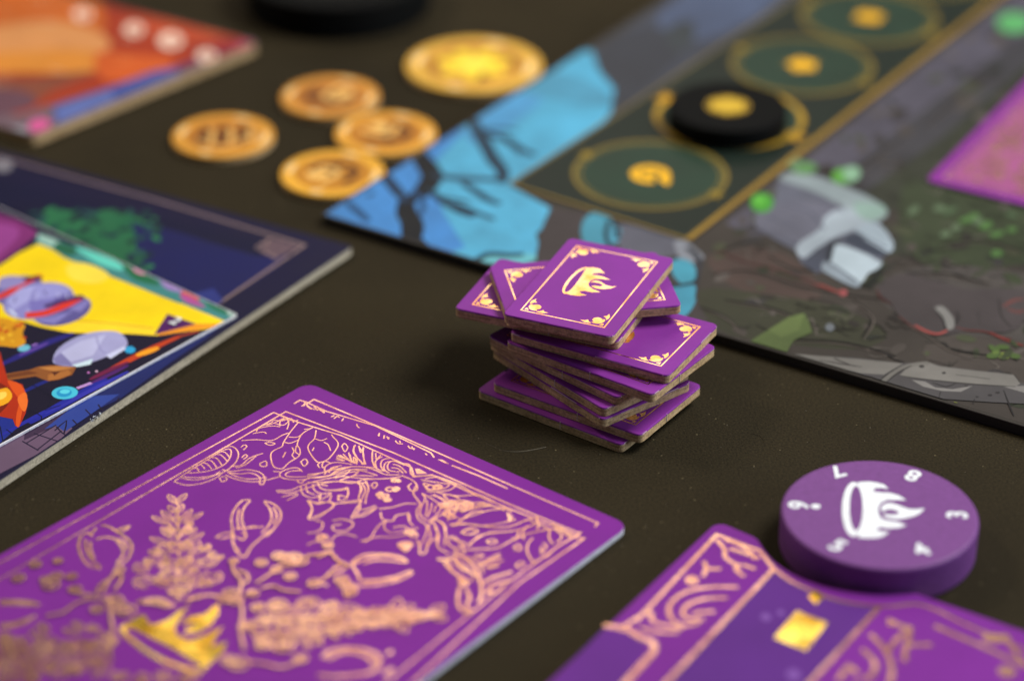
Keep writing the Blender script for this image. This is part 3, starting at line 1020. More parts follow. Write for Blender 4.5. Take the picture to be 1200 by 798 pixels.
S(pl, C4((690, 735), (720, 700), (800, 685), (880, 690)), 1.1, 4)
for (x, y), r_ in (((520, 355), 52), ((405, 370), 28), ((690, 345), 50), ((830, 365), 46), ((760, 430), 54), ((880, 430), 50), ((1020, 420), 58), ((860, 505), 50), ((980, 480), 46), ((560, 590), 56), ((440, 580), 40), ((730, 570), 58), ((660, 470), 44), ((560, 460), 34), ((460, 455), 30), ((1080, 470), 34), ((340, 470), 30)):
    blob(pl, C6((x, y))[0], r_, leafy=4)
petals(pl, C7, [(300, 590, 220, 540), (440, 600, 380, 560), (500, 600, 540, 505), (520, 610, 620, 540), (500, 610, 580, 705), (480, 610, 440, 560), (520, 605, 640, 640), (480, 620, 430, 650), (560, 600, 680, 600), (720, 590, 800, 545), (720, 595, 812, 630), (470, 600, 500, 550), (60, 560, 20, 500), (160, 580, 150, 520)], 1.1)
S(pl, C6((330, 470), (700, 455), (1000, 440), (1197, 425)), 0.5, 3)
S(pl, C7((380, 600), (550, 600), (740, 592)), 0.6, 3)
for (x, y), r_ in (((230, 500), 56), ((430, 490), 56), ((545, 490), 34), ((100, 590), 74), ((250, 610), 60), ((400, 600), 50), ((540, 590), 44), ((430, 730), 50), ((650, 570), 38), ((180, 700), 60), ((40, 690), 60), ((300, 720), 44), ((560, 690), 34), ((20, 560), 44), ((60, 780), 60), ((200, 780), 50)):
    blob(pl, C5((x, y))[0], r_, leafy=4)
for (x, y), r_ in (((700, 770), 46), ((820, 790), 50), ((960, 770), 50), ((1080, 780), 46), ((1150, 760), 30)):
    blob(pl, C5((x, y))[0], r_, leafy=4)
for k in range(15):                            # petals along the side plumes
    u_ = k / 14
    for sgn in (-1, 1):
        hw = 26 * (1 - u_) ** .6 + 4
        x, y = 296 + 200 * u_, 735 - 14 * u_
        petal(pl, (x, y), (x + random.uniform(8, 18), y + sgn * hw * random.uniform(.5, .95)), 0.75)
        petal(pl, (x + 4, y + sgn * hw * .35), (x + random.uniform(14, 22), y + sgn * hw * random.uniform(.2, .5)), 0.6)
        x, y = 130 - 150 * u_, 768 + 6 * u_
        petal(pl, (x, y), (x - random.uniform(8, 18), y + sgn * 30 * random.uniform(.5, .95)), 0.8)
# twigs and buds round the crown
for pts in ([(600, 290), (640, 210), (690, 150)], [(560, 300), (590, 240), (650, 200), (700, 170), (710, 210), (670, 270)], [(270, 420), (370, 400), (440, 350), (540, 320), (650, 320)], [(400, 260), (470, 290), (540, 300)],
            [(640, 300), (650, 430), (660, 520), (640, 640)], [(600, 520), (680, 560), (620, 620)], [(820, 330), (900, 335), (980, 360)], [(830, 345), (900, 350), (990, 372)], [(1100, 330), (1180, 310)]):
    S(pl, C5(*pts), 0.9, 4)
for pts in ([(260, 100), (270, 160), (310, 210), (310, 270), (290, 320)], [(290, 150), (350, 180), (350, 220), (310, 230)], [(400, 230), (460, 190), (520, 150), (540, 120)], [(430, 260), (500, 245), (560, 270), (660, 280)], [(310, 330), (320, 400), (310, 500), (330, 620)], [(330, 300), (400, 270)],
            [(290, 490), (360, 470), (420, 480)], [(360, 690), (450, 700), (560, 720), (680, 670)], [(690, 70), (760, 60), (830, 50), (870, 90), (940, 130)], [(870, 130), (800, 200), (740, 230)], [(850, 40), (810, 60), (760, 80)]):
    S(pl, C6(*pts), 0.8, 4)
for c_, r in (((700, 150), 24), ((30, 540), 26), ((60, 600), 30), ((440, 265), 28), ((700, 370), 40), ((740, 390), 44), ((670, 330), 40), ((420, 190), 24), ((110, 200), 30), ((210, 120), 26), ((330, 190), 30), ((300, 240), 40), ((340, 100), 20), ((270, 210), 26), ((570, 380), 30)):
    c0 = at(*C5(c_)[0], ZA)
    rr_ = r / K / 5.0
    pl.ring(c0, rr_, 0.5, ZA + 0.012, n=12)
    pl.oval(c0, rr_ * .45, rr_ * .45, ZA + 0.012, n=10)
for c_, r in (((270, 100), 20), ((430, 110), 28), ((520, 150), 26), ((600, 190), 28), ((560, 80), 34), ((620, 80), 38), ((660, 100), 36), ((530, 70), 30), ((600, 110), 34), ((250, 290), 36), ((220, 320), 34), ((280, 330), 34), ((380, 290), 26), ((350, 480), 36), ((410, 370), 30), ((530, 360), 44), ((560, 590), 54), ((440, 590), 34), ((300, 700), 44), ((240, 680), 34), ((660, 670), 30), ((740, 230), 30), ((950, 280), 32), ((900, 210), 32), ((1180, 420), 34), ((930, 240), 26), ((820, 10), 24)):
    c0 = at(*C6(c_)[0], ZA)
    rr_ = r / K / 5.0
    pl.ring(c0, rr_, 0.5, ZA + 0.012, n=12)
    pl.oval(c0, rr_ * .5, rr_ * .5, ZA + 0.012, n=10)
fr.build('frame_line', M_FOIL_ROSE, ca, OA)
fo.build('filigree_band', M_FOIL_ROSE, ca, OA)
pl.build('plume_ornament', M_FOIL_ROSE, ca, OA)
cy_ = Mesh()
for poly in ([(146, 736), (153, 727), (165, 720), (171, 721), (174, 730), (183, 731), (198, 725), (210, 715), (222, 710), (213, 721), (204, 735), (208, 744), (222, 750), (240, 744), (262, 733), (252, 748), (248, 757), (266, 751), (262, 763), (248, 776), (240, 781), (222, 768), (200, 756), (182, 746), (163, 737)],
             [(210, 731), (222, 722), (240, 719), (250, 710), (256, 708), (256, 719), (247, 732), (233, 741), (215, 742), (220, 735), (230, 730), (222, 730)]):
    FILL(cy_, poly, 0)
ring_o = [(144, 740), (150, 731), (162, 737), (182, 747), (202, 757), (224, 770), (240, 781), (226, 785), (205, 779), (184, 770), (164, 757)]
ring_i = [(158, 742), (170, 748), (190, 758), (210, 768), (224, 777), (208, 775), (188, 766), (170, 755)]
S(cy_, ring_o, 1.3, 3, closed=True)
cy_.build('crown_emblem', M_FOIL_YELLOW, ca, OA)

# ------------------------------------------------------------------ purple player board (front right) with round notch
ZP = 3.0
def P1(*p): return crop(640, 600, 4.0, p)
def P2(*p): return crop(900, 600, 4.0, p)
p_tl = at(840, 610.5, ZP)
p_l2 = at(645, 796, ZP)
p_r2 = at(1200, 737, ZP)
pbl = ext(p_tl, p_l2, 120)
ptr = ext(p_tl, p_r2, 150)
pbr = (pbl[0] + ptr[0] - p_tl[0], pbl[1] + ptr[1] - p_tl[1])
arc = [at(x, y, ZP) for x, y in smooth([(884, 628.5), (889, 633), (897, 645), (908, 657.5), (925, 669), (948, 680), (975, 688), (1005, 693), (1035, 695), (1060, 695), (1074, 694.5), (1082, 697.5)], 3)]
cn = rounded([pbr, ptr, p_tl, pbl], [3, 3, 2.4, 3], 7)
# the notch goes between the top right corner and the top left corner
k_ = 8
pts = cn[:16]
outl = cn[:16] + list(reversed(arc)) + cn[16:]
outl = ccw(outl)
pb = thing('player_board', 'purple player board with a round notch against the counter and a gold gem mark', 'game board', (p_tl[0], p_tl[1] - 40, 0))
OP = (p_tl[0], p_tl[1] - 40, 0)
PB_C = lin((120, 42, 144))
slab(outl, [(0.1, 0), (0.0, 0.15), (0.0, ZP - 0.4)], cap_top=False, cap_bottom=True).build('cardboard_core', M_CORE_PALE, pb, OP)
slab(outl, [(0.0, ZP - 0.4), (0.04, ZP - 0.2), (0.14, ZP - 0.05), (0.3, ZP)], cols=[PB_C] * 3, top_col=PB_C).build('printed_face', M_PRINT_CARD, pb, OP)
pp = Mesh()
def SP(m, pts, w, sm=4, closed=False): m.stroke(smooth(atl(pts, ZP), sm, closed) if sm else atl(pts, ZP), w, ZP + 0.012, closed=closed)
slotc, lowc = lin((92, 44, 130)), lin((100, 44, 136))
pp.fill(atl(P1((1065, 268)) + P2((100, 322), (200, 372), (300, 412), (400, 435), (520, 445), (180, 820), (-700, 2000)) + [(640, 1000), (700, 872)], ZP), ZP + 0.004, slotc)
pp.fill(atl(P1((270, 545), (370, 565), (430, 590), (465, 620), (465, 650), (340, 820)) + [(600, 960), (500, 960)] + P1((20, 800)), ZP), ZP + 0.004, lowc)
pp.build('colour_panel', M_PRINT_CARD, pb, OP)
pf = Mesh()
SP(pf, P1((450, 480), (800, 105), (1000, 180), (1065, 262)), 0.85, 0)
SP(pf, P1((340, 552), (450, 480)), 0.85, 0)
SP(pf, P1((1065, 262)) + P2((100, 318), (200, 366), (300, 404), (400, 427), (520, 440), (600, 438), (700, 430), (800, 462), (900, 512), (1060, 583), (1200, 640), (1500, 740)), 0.8, 3)
SP(pf, P1((1065, 268), (560, 800), (-300, 1800)), 0.95, 0)
SP(pf, P2((525, 440), (195, 800), (-500, 1560)), 0.95, 0)
for pts in ([(800, 130), (835, 170), (840, 210), (880, 240), (905, 270)], [(860, 170), (940, 195), (1000, 215)], [(905, 240), (890, 270), (930, 300)], [(920, 245), (980, 265)],
            [(740, 230), (750, 265), (735, 300)], [(745, 265), (820, 265)], [(900, 350), (780, 350), (680, 365), (610, 400), (575, 450), (590, 500), (640, 530), (720, 515)],
            [(850, 400), (750, 405), (670, 430), (640, 470), (670, 500), (740, 500)], [(790, 465), (720, 468), (690, 480)], [(420, 510), (450, 480), (490, 470), (500, 510), (560, 530), (640, 545)],
            [(440, 540), (520, 560), (620, 560)], [(840, 130), (900, 150), (960, 190), (980, 220)]):
    SP(pf, P1(*pts), 0.9, 4)
SP(pf, P1((270, 530), (370, 545), (440, 585), (500, 610), (505, 650), (470, 690), (370, 800), (200, 1000)), 1.3, 4)
for pts in ([(630, 540), (665, 560), (645, 640), (640, 700)], [(660, 620), (770, 620)], [(480, 570), (545, 640), (580, 720), (570, 820)], [(550, 660), (600, 600), (640, 560)], [(440, 640), (500, 700), (490, 760), (440, 790)], [(330, 790), (380, 720), (420, 760)],
            [(780, 530), (880, 575), (1000, 625), (1160, 700), (1300, 760)], [(1110, 570), (1150, 640), (1200, 710)], [(560, 520), (620, 530), (680, 545)], [(560, 500), (600, 520)], [(380, 830), (420, 800)]):
    SP(pf, P2(*pts), 1.1, 4)
pf.oval(at(*P2((1120, 745))[0], ZP), 1.7, 1.7, ZP + 0.012)
pf.oval(at(*P1((683, 318))[0], ZP), 1.3, 1.6, ZP + 0.012)
pf.oval(at(*P2((1060, 590))[0], ZP), 2.2, 1.6, ZP + 0.012)
pf.build('foil_ornament', M_FOIL_ROSE, pb, OP)
pg = Mesh()
pg.fill(atl(P2((135, 462), (280, 518), (178, 648), (28, 588)), ZP), ZP + 0.016)
pg.build('gem_mark', M_FOIL_YELLOW, pb, OP)
pg = Mesh()
pg.fill(atl(P2((225, 360), (262, 398), (225, 432), (188, 396)), ZP), ZP + 0.03)
pg.build('notch_stud', M_FOIL_YELLOW, pb, OP)
pw = Mesh()
for c_, r in (((1030, 490), 1.0), ((1100, 470), 0.7), ((1160, 760), 1.3)):
    pw.oval(at(*P1(c_)[0], ZP), r, r * 1.3, ZP + 0.012, lin((122, 80, 160)))
pw.build('pale_mark', M_PRINT_CARD, pb, OP)

# ------------------------------------------------------------------ navy board (left) and picture card lying on it


def art(z, quad, inset=0.3, tone=1.0):
    """returns draw functions working in photo pixels on plane z"""
    m = Mesh()
    m.clip = offset_outline(ccw(list(quad)), inset)
    def F(pts, c, sm=0):
        p = atl(pts, z)
        m.fill(smooth(p, sm, True) if sm else p, z + 0.004, tuple(v * tone for v in lin(c)))
    def L(pts, w, c, sm=4, taper=0):
        p = atl(pts, z)
        m.stroke(smooth(p, sm) if sm else p, w, z + 0.004, tuple(v * tone for v in lin(c)), taper=taper)
    def E_(c_, rx, ry, c, rotd=0):
        p = []
        for i in range(26):
            a = 2 * math.pi * i / 26
            x, y = rx * math.cos(a), ry * math.sin(a)
            r_ = math.radians(rotd)
            p.append((c_[0] + x * math.cos(r_) - y * math.sin(r_), c_[1] + x * math.sin(r_) + y * math.cos(r_)))
        m.fill(atl(p, z), z + 0.004, lin(c))
    return m, F, L, E_


ZC = 2.2
c_r, c_b, c_u = at(414, 288.5, ZC), at(0, 563, ZC), at(0, 176, ZC)
c_b, c_u = ext(c_r, c_b, 150), ext(c_r, c_u, 150)
c_l = (c_b[0] + c_u[0] - c_r[0], c_b[1] + c_u[1] - c_r[1])
OC = (c_r[0] - 40, c_r[1], 0)
bc = thing('navy_board', 'navy game board with a thin tan frame line and pale cardboard edge, at the left', 'game board', OC)
outl = densify(rounded(ccw([c_r, c_u, c_l, c_b]), 1.2, 5), 6)
NAVY = lin((16, 14, 50))
slab(outl, [(0.1, 0), (0.0, 0.15), (0.02, 1.1), (0.0, ZC - 0.25)], cap_top=False, cap_bottom=True, wob=0.05).build('cardboard_core', M_CORE_PALE, bc, OC)
slab(outl, [(0.0, ZC - 0.25), (0.03, ZC - 0.08), (0.16, ZC)], cols=[lin((150, 145, 130)), NAVY], top_col=NAVY).build('printed_face', M_PRINT, bc, OC)
m, F, L, E_ = art(ZC, (c_r, c_u, c_l, c_b), 0.4)
F([(-60, 200), (0, 210), (345, 292), (255, 355), (0, 530), (-80, 560)], (10, 12, 48))
F([(100, 262), (170, 262), (300, 300), (340, 300), (255, 352), (190, 330)], (20, 24, 80), 3)
F([(20, 275), (40, 262), (70, 245), (95, 258), (120, 246), (150, 252), (160, 290), (170, 330), (120, 320), (60, 300)], (34, 98, 66), 3)
for k in range(110):
    x, y = random.uniform(34, 185), random.uniform(246, 318)
    E_((x, y), random.uniform(3, 10), random.uniform(1.5, 4), random.choice([(18, 40, 58), (20, 58, 52), (26, 92, 62), (40, 112, 72), (24, 64, 66), (34, 78, 78)]), random.uniform(-30, 30))
F([(225, 345), (250, 338), (262, 352), (240, 368)], (40, 50, 120))
# strip between the card and the board edge
F([(268, 375), (240, 398), (200, 425), (140, 468), (110, 482), (90, 490), (80, 470), (200, 400)], (24, 34, 96), 0)
F([(-40, 600), (0, 555), (60, 524), (85, 502), (45, 480), (-20, 520)], (104, 82, 108), 0)
F([(28, 516), (64, 500), (92, 486), (75, 470), (30, 495)], (60, 42, 70), 0)
F([(52, 503), (66, 499), (76, 506), (100, 490), (140, 462), (100, 465)], (44, 66, 150), 0)
for pts in ([(26, 517), (45, 528)], [(40, 508), (70, 518)], [(30, 520), (66, 498)], [(44, 527), (72, 505)], [(66, 500), (80, 512), (92, 497)], [(85, 492), (96, 500), (110, 488)], [(100, 480), (112, 492)], [(115, 474), (125, 484), (140, 466)], [(64, 505), (78, 493), (75, 508)]):
    L(pts, 0.35, (28, 20, 50), 2)
fl_ = Mesh()
def LF(pts, w, c, sm=0):
    fl_.stroke(atl(pts, ZC), w, ZC + 0.03, lin(c))
LF([(-60, 171), (0, 184.5), (180, 234), (357, 287.5), (262, 352), (238, 368)], 0.8, (132, 112, 112))
LF([(318, 279), (300, 290), (325, 303)], 0.5, (132, 112, 112))
fl_.fill(atl([(352, 288), (318, 280), (306, 284), (306, 296), (322, 304)], ZC), ZC + 0.02, lin((92, 74, 84)))
for k in range(14):
    x, y = random.uniform(308, 342), random.uniform(282, 300)
    fl_.oval(at(x, y, ZC), 0.55, 0.4, ZC + 0.03, lin(random.choice([(150, 126, 120), (110, 90, 95), (60, 48, 70)])), random.uniform(0, 3))
E_((3, 194), 12, 8, (120, 118, 128))
m.build('printed_artwork', M_PRINT, bc, OC)
fl_.build('frame_line', M_PRINT, bc, OC)
# torn fibres on the board edge
ff = Mesh()
for k in range(26):
    s = random.uniform(0.245, 0.285)
    base = Vector((*at(412 + (0 - 412) * (1 - s * 0) * 0 - 0, 288, ZC), 0)) * 0
    px = random.uniform(104, 118)
    py = 563 - (px - 0) * (563 - 288.5) / 414
    q = at(px, py + random.uniform(-1.5, 1), ZC)
    r = random.uniform(.15, .4)
    a = random.uniform(0, 3)
    z0 = ZC - random.uniform(-0.15, .5)
    ff.add([(q[0] - r * math.cos(a), q[1] - r * math.sin(a), z0), (q[0] + r * math.cos(a), q[1] + r * math.sin(a), z0 - .1), (q[0], q[1], z0 + .35)], [(0, 1, 2)])
ff.build('torn_fibre', M_CARD_EDGE, bc, OC)

ZB = ZC + 0.62
b_r, b_b, b_u = at(279, 368.5, ZB), at(0, 521, ZB), at(0, 243, ZB)
b_b, b_u = ext(b_r, b_b, 130), ext(b_r, b_u, 130)
b_l = (b_b[0] + b_u[0] - b_r[0], b_b[1] + b_u[1] - b_r[1])
OB = (b_r[0] - 30, b_r[1], ZC)
bb = thing('picture_card', 'glossy picture card with a yellow band and lilac crystals, lying on the navy board', 'card', OB)
outl = densify(rounded(ccw([b_r, b_u, b_l, b_b]), 0.9, 5), 6)
BN = lin((16, 14, 46))
slab(outl, [(0.0, ZC + 0.03), (0.0, ZB - 0.14)], cap_top=False, cap_bottom=True).build('card_core', M_CARD_EDGE, bb, OB)
slab(outl, [(0.0, ZB - 0.14), (0.02, ZB - 0.02), (0.2, ZB)], cols=[lin((240, 240, 246)), lin((236, 236, 244))], top_col=BN).build('printed_face', M_PRINT, bb, OB)
m, F, L, E_ = art(ZB, (b_r, b_u, b_l, b_b), 0.35)
def G(*p): return crop(0, 240, 2.66, p)
def G7(*p): return crop(0, 440, 5.32, p)
F(G((-200, -20), (0, 30), (50, 45), (100, 72), (120, 90), (60, 140), (0, 182), (-200, 260)), (122, 42, 110), 0)
F(G((-80, 60), (20, 60), (60, 80), (40, 120), (-60, 190)), (146, 62, 140), 3)
F(G((118, 88), (200, 118), (330, 165), (450, 215), (600, 275), (734, 330), (742, 350), (722, 372), (560, 310), (400, 250), (200, 168), (110, 125)), (62, 130, 130), 0)
for pts, c in (([(120, 92), (180, 112), (190, 135), (130, 118)], (150, 190, 180)), ([(230, 130), (300, 150), (370, 180), (380, 205), (300, 180)], (96, 206, 190)), ([(180, 118), (240, 138), (220, 160), (170, 140)], (34, 96, 70)),
               ([(380, 185), (440, 205), (500, 250), (420, 235)], (30, 104, 70)), ([(410, 185), (440, 185), (470, 205), (450, 218), (420, 208)], (216, 128, 168)), ([(480, 205), (560, 230), (640, 270), (660, 290), (560, 262), (500, 240)], (46, 68, 170)),
               ([(500, 235), (540, 242), (580, 275), (520, 262)], (150, 120, 190)), ([(570, 265), (610, 262), (632, 285), (600, 302), (570, 290)], (206, 84, 64)), ([(560, 278), (600, 290), (640, 320), (580, 305)], (170, 80, 150)),
               ([(640, 295), (700, 305), (738, 330), (735, 350), (660, 325)], (36, 112, 84)), ([(705, 318), (738, 328), (735, 350), (712, 345)], (150, 180, 170))):
    F(G(*pts), c, 3)
F(G((-200, 290), (0, 190), (60, 150), (120, 122), (160, 138), (200, 165), (300, 205), (400, 245), (500, 285), (560, 308), (640, 338), (722, 372), (640, 388), (560, 398), (490, 408), (400, 402), (300, 402), (210, 398), (120, 380), (60, 360), (-200, 380)), (244, 212, 8), 0)
F(G((205, 200), (230, 180), (290, 190), (340, 220), (300, 245), (230, 235)), (250, 222, 70), 4)
F(G((130, 378), (220, 360), (350, 362), (480, 380), (490, 408), (400, 402), (300, 402), (210, 398)), (248, 214, 40), 0)
F(G((500, 372), (600, 370), (722, 372), (600, 392), (492, 408)), (236, 150, 30), 0)
L(G((220, 358), (350, 370), (480, 385)), 0.35, (190, 130, 10), 3)
L(G((560, 308), (640, 340), (718, 372)), 0.5, (250, 220, 60), 3)
F(G((480, 405), (522, 340), (612, 372)), (78, 26, 92), 0)
# dark lower field
F(G((-200, 380), (60, 362), (130, 382), (210, 400), (300, 404), (400, 404), (490, 410), (600, 398), (722, 376), (640, 430), (300, 600), (0, 752), (-200, 850)), (17, 13, 42), 0)
F(G((60, 690), (0, 742), (-200, 840), (-200, 700), (0, 630)), (26, 44, 140), 0)
for pts, w, c in (([(0, 500), (80, 462), (160, 425), (230, 402)], 2.3, (36, 32, 120)), ([(60, 470), (110, 448), (150, 430)], 0.9, (96, 66, 160)), ([(90, 680), (180, 630), (250, 590), (330, 540)], 2.6, (28, 36, 150)), ([(140, 650), (240, 600), (330, 555), (400, 520)], 1.4, (50, 50, 170)),
                  ([(330, 520), (400, 485), (480, 445), (560, 410)], 1.9, (190, 62, 26)), ([(280, 545), (330, 520), (400, 490)], 1.4, (110, 24, 70)), ([(425, 470), (460, 458), (495, 445)], 2.0, (246, 160, 30)), ([(560, 410), (620, 394)], 1.0, (190, 70, 30)),
                  ([(460, 500), (540, 455), (600, 425), (660, 400)], 1.3, (92, 16, 22)), ([(240, 572), (285, 555)], 1.9, (190, 146, 214)), ([(285, 555), (340, 530), (400, 500)], 1.2, (80, 30, 110)), ([(40, 600), (120, 560), (160, 545)], 1.2, (24, 34, 120)),
                  ([(330, 596), (440, 545), (560, 480)], 1.5, (24, 26, 96)), ([(0, 720), (120, 655), (220, 605)], 1.2, (34, 40, 160)), ([(100, 440), (116, 433)], 1.4, (150, 110, 200))):
    L(G(*pts), w, c, 4, 0.5)
for c_, rx, ry, c, r in (((202, 586), 41, 20, (70, 196, 226), -4), ((200, 586), 24, 13, (34, 150, 206), -4), ((202, 582), 16, 7, (90, 214, 236), -4), ((405, 452), 17, 11, (40, 160, 214), 0), ((75, 447), 20, 10, (110, 190, 214), -10), ((276, 523), 4, 3, (200, 120, 200), 0), ((301, 519), 4, 3, (230, 190, 220), 0), ((30, 560), 4, 3, (200, 120, 200), 0), ((360, 560), 3, 2, (200, 160, 220), 0), ((462, 507), 3, 2, (60, 140, 220), 0)):
    E_(G(c_)[0], rx / 2.66, ry / 2.66, c, r)
# crystals bound with red bands
E_(G((60, 270))[0], 80 / 2.66, 46 / 2.66, (104, 100, 160), -12)
E_(G((195, 330))[0], 92 / 2.66, 44 / 2.66, (92, 86, 150), -14)
E_(G((120, 300))[0], 112 / 2.66, 54 / 2.66, (134, 132, 196), -12)
for pts, c in (([(20, 300), (60, 262), (110, 250), (90, 300), (40, 330)], (162, 164, 220)), ([(110, 250), (180, 245), (222, 268), (170, 290), (110, 300)], (146, 146, 208)), ([(90, 300), (170, 290), (160, 330), (100, 345)], (118, 112, 184)), ([(170, 290), (225, 272), (210, 320), (160, 330)], (98, 90, 160)),
               ([(18, 320), (40, 330), (60, 350), (40, 345)], (196, 206, 236)), ([(215, 325), (270, 296), (284, 300), (250, 335)], (128, 122, 188)), ([(100, 362), (160, 350), (230, 330), (170, 372)], (132, 128, 196))):
    F(G(*pts), c, 0)
for k in range(9):
    x, y = random.uniform(30, 210), random.uniform(262, 345)
    L(G((x, y), (x + random.uniform(-30, 30), y + random.uniform(-18, 18))), 0.3, random.choice([(88, 78, 140), (186, 190, 230)]), 2)
L(G((-40, 300), (20, 278), (60, 252), (110, 228), (130, 226)), 2.2, (206, 52, 30), 4)
L(G((60, 240), (100, 228), (130, 232)), 1.6, (60, 20, 60), 4)
L(G((80, 345), (140, 338), (200, 315), (245, 290)), 2.6, (216, 52, 34), 4)
L(G((140, 318), (200, 300), (260, 285)), 1.6, (60, 24, 80), 4)
F(G((0, 230), (50, 222), (80, 240), (40, 258), (0, 262)), (140, 134, 190), 3)
F(G((165, 480), (185, 445), (240, 412), (300, 396), (365, 396), (394, 420), (392, 445), (340, 470), (290, 490), (230, 504), (175, 498)), (160, 160, 206), 3)
for pts, c in (([(165, 480), (190, 462), (220, 490), (225, 502), (175, 498)], (128, 124, 178)), ([(190, 460), (250, 425), (330, 405), (290, 470), (220, 490)], (184, 186, 226)), ([(225, 500), (290, 480), (282, 498), (240, 506)], (206, 232, 244)), ([(330, 470), (388, 440), (392, 450), (345, 480)], (200, 206, 240))):
    F(G(*pts), c, 0)
L(G((300, 410), (312, 450), (330, 464)), 0.3, (140, 138, 190), 3)
# golden lump, timber and red craft
F(G((-100, 350), (0, 352), (40, 360), (78, 375), (70, 400), (80, 430), (50, 445), (0, 440), (-100, 440)), (214, 150, 22), 3)
for k in range(14):
    x, y = random.uniform(-20, 66), random.uniform(356, 434)
    F(G((x, y), (x + random.uniform(12, 26), y + random.uniform(-6, 6)), (x + random.uniform(5, 16), y + random.uniform(8, 18))), random.choice([(244, 196, 50), (168, 96, 12), (196, 60, 20), (230, 176, 40)]))
F(G((-80, 535), (0, 530), (90, 515), (120, 505), (160, 500), (238, 506), (225, 530), (185, 545), (150, 550), (110, 535), (0, 552), (-80, 560)), (142, 84, 40), 0)
for pts, c in (([(120, 508), (180, 503), (234, 508), (170, 520)], (196, 130, 66)), ([(150, 530), (215, 515), (222, 528), (180, 544), (150, 548)], (176, 110, 52)), ([(0, 533), (90, 518), (120, 525), (0, 545)], (110, 58, 30)), ([(160, 520), (190, 518), (170, 534)], (92, 44, 26))):
    F(G(*pts), c, 0)
F(G((-100, 400), (0, 460), (24, 545), (70, 560), (88, 610), (80, 650), (60, 692), (48, 690), (40, 668), (0, 660), (-100, 680)), (176, 44, 12), 0)
F(G((24, 548), (66, 562), (84, 605), (70, 640), (60, 690), (50, 686), (52, 650), (60, 610), (40, 580)), (222, 84, 22), 3)
F(G((56, 600), (80, 585), (86, 620), (76, 645), (60, 625)), (240, 116, 40), 3)
F(G((-80, 560), (0, 555), (30, 572), (38, 600), (20, 630), (0, 650), (-80, 650)), (120, 28, 10), 0)
F(G((-80, 590), (0, 575), (24, 572), (38, 598), (10, 625), (-80, 640)), (240, 170, 24), 3)
F(G((-60, 600), (0, 585), (20, 585), (10, 605), (-60, 620)), (252, 214, 90), 3)
for pts in ([(100, 560), (160, 600), (140, 640)], [(90, 640), (130, 660), (120, 700)], [(20, 700), (60, 730)], [(0, 690), (10, 740)], [(140, 640), (190, 625)], [(60, 720), (110, 690)]):
    L(G(*pts), 0.22, (10, 12, 40), 2)
L([(-30, 540), (0, 524), (100, 470), (273, 376)], 0.25, (10, 8, 22), 0)
m.build('printed_artwork', M_PRINT, bb, OB)
q0, q1 = Vector(at(*G((545, 362))[0], ZB)), Vector(at(*G((575, 372))[0], ZB))
ang = math.atan2((q1 - q0).y, (q1 - q0).x)
glyph('2', 4.4, lambda p: rot(p, ang, 1.0, (q0.x + .2, q0.y - 0.6)), ZB + 0.4 * 0 + 0.32, 'number', M_WHITE_INK, bb, 0.10)
# bring the number into the card's own coordinates
for ch in bb.children:
    if ch.name.startswith('number'):
        ch.data.transform(Matrix.Translation((-OB[0] * MM, -OB[1] * MM, -OB[2] * MM)))

# ------------------------------------------------------------------ orange picture board, far left
ZE = 3.2
e_r, e_b, e_u = at(303, 50, ZE), at(38, 159, ZE), at(110, 1, ZE)
OE = (e_b[0], e_b[1], 0)
e_u = ext(e_r, e_u, 130)
e_l = (e_b[0] + e_u[0] - e_r[0], e_b[1] + e_u[1] - e_r[1])
be = thing('orange_board', 'orange and red picture board with pale dots and a blue edge strip, far left corner', 'game board', OE)
outl = densify(rounded(ccw([e_r, e_u, e_l, e_b]), 1.5, 5), 6)
slab(outl, [(0.1, 0), (0.0, 0.2), (0.0, ZE - 0.3)], cap_top=False, cap_bottom=True).build('cardboard_core', M_CORE, be, OE)
slab(outl, [(0.0, ZE - 0.3), (0.05, ZE - 0.1), (0.2, ZE)], cols=[lin((70, 58, 84)), lin((104, 84, 104))], top_col=lin((110, 90, 100))).build('printed_face', M_PRINT, be, OE)
m, F, L, E_ = art(ZE, (e_r, e_u, e_l, e_b), 0.5, 0.78)
F([(-100, 40), (-100, -60), (130, -20), (285, 25), (282, 50), (215, 78), (70, 120), (20, 135), (-100, 110)], (176, 62, 34))
F([(-100, 10), (-100, -40), (40, -30), (110, -5), (120, 40), (60, 40), (0, 30)], (212, 108, 42), 3)
F([(-60, 40), (0, 30), (70, 25), (120, 40), (125, 60), (60, 62), (-60, 60)], (230, 158, 96), 3)
F([(-60, 70), (0, 62), (80, 58), (130, 66), (110, 84), (30, 86), (-60, 84)], (232, 150, 60), 3)
F([(115, 62), (150, 64), (205, 70), (180, 88), (130, 96), (112, 82)], (222, 100, 40), 3)
F([(150, 20), (230, 22), (262, 40), (240, 50), (190, 45)], (196, 78, 44), 3)
F([(130, 2), (170, 6), (230, 18), (262, 26), (262, 34), (200, 24), (130, 12)], (158, 42, 30), 3)
F([(228, 55), (285, 48), (300, 56), (262, 72), (225, 74)], (150, 44, 58), 0)
F([(282, 50), (298, 52), (292, 62), (276, 62)], (196, 70, 100), 3)
F([(-100, 100), (-40, 92), (40, 92), (110, 84), (60, 108), (20, 130), (-100, 130)], (146, 82, 62), 3)
F([(-80, 120), (-20, 105), (30, 108), (40, 124), (-20, 140), (-80, 140)], (112, 78, 92), 3)
F([(62, 126), (120, 106), (180, 84), (205, 80), (215, 88), (130, 122), (66, 146)], (72, 92, 170), 0)
F([(66, 128), (100, 116), (130, 106), (134, 118), (68, 144)], (104, 122, 190), 0)
F([(205, 78), (230, 72), (250, 74), (214, 90)], (90, 60, 100), 0)
E_((46, 147), 13, 8, (208, 90, 150), -10)
E_((20, 155), 14, 6, (150, 150, 160), -10)
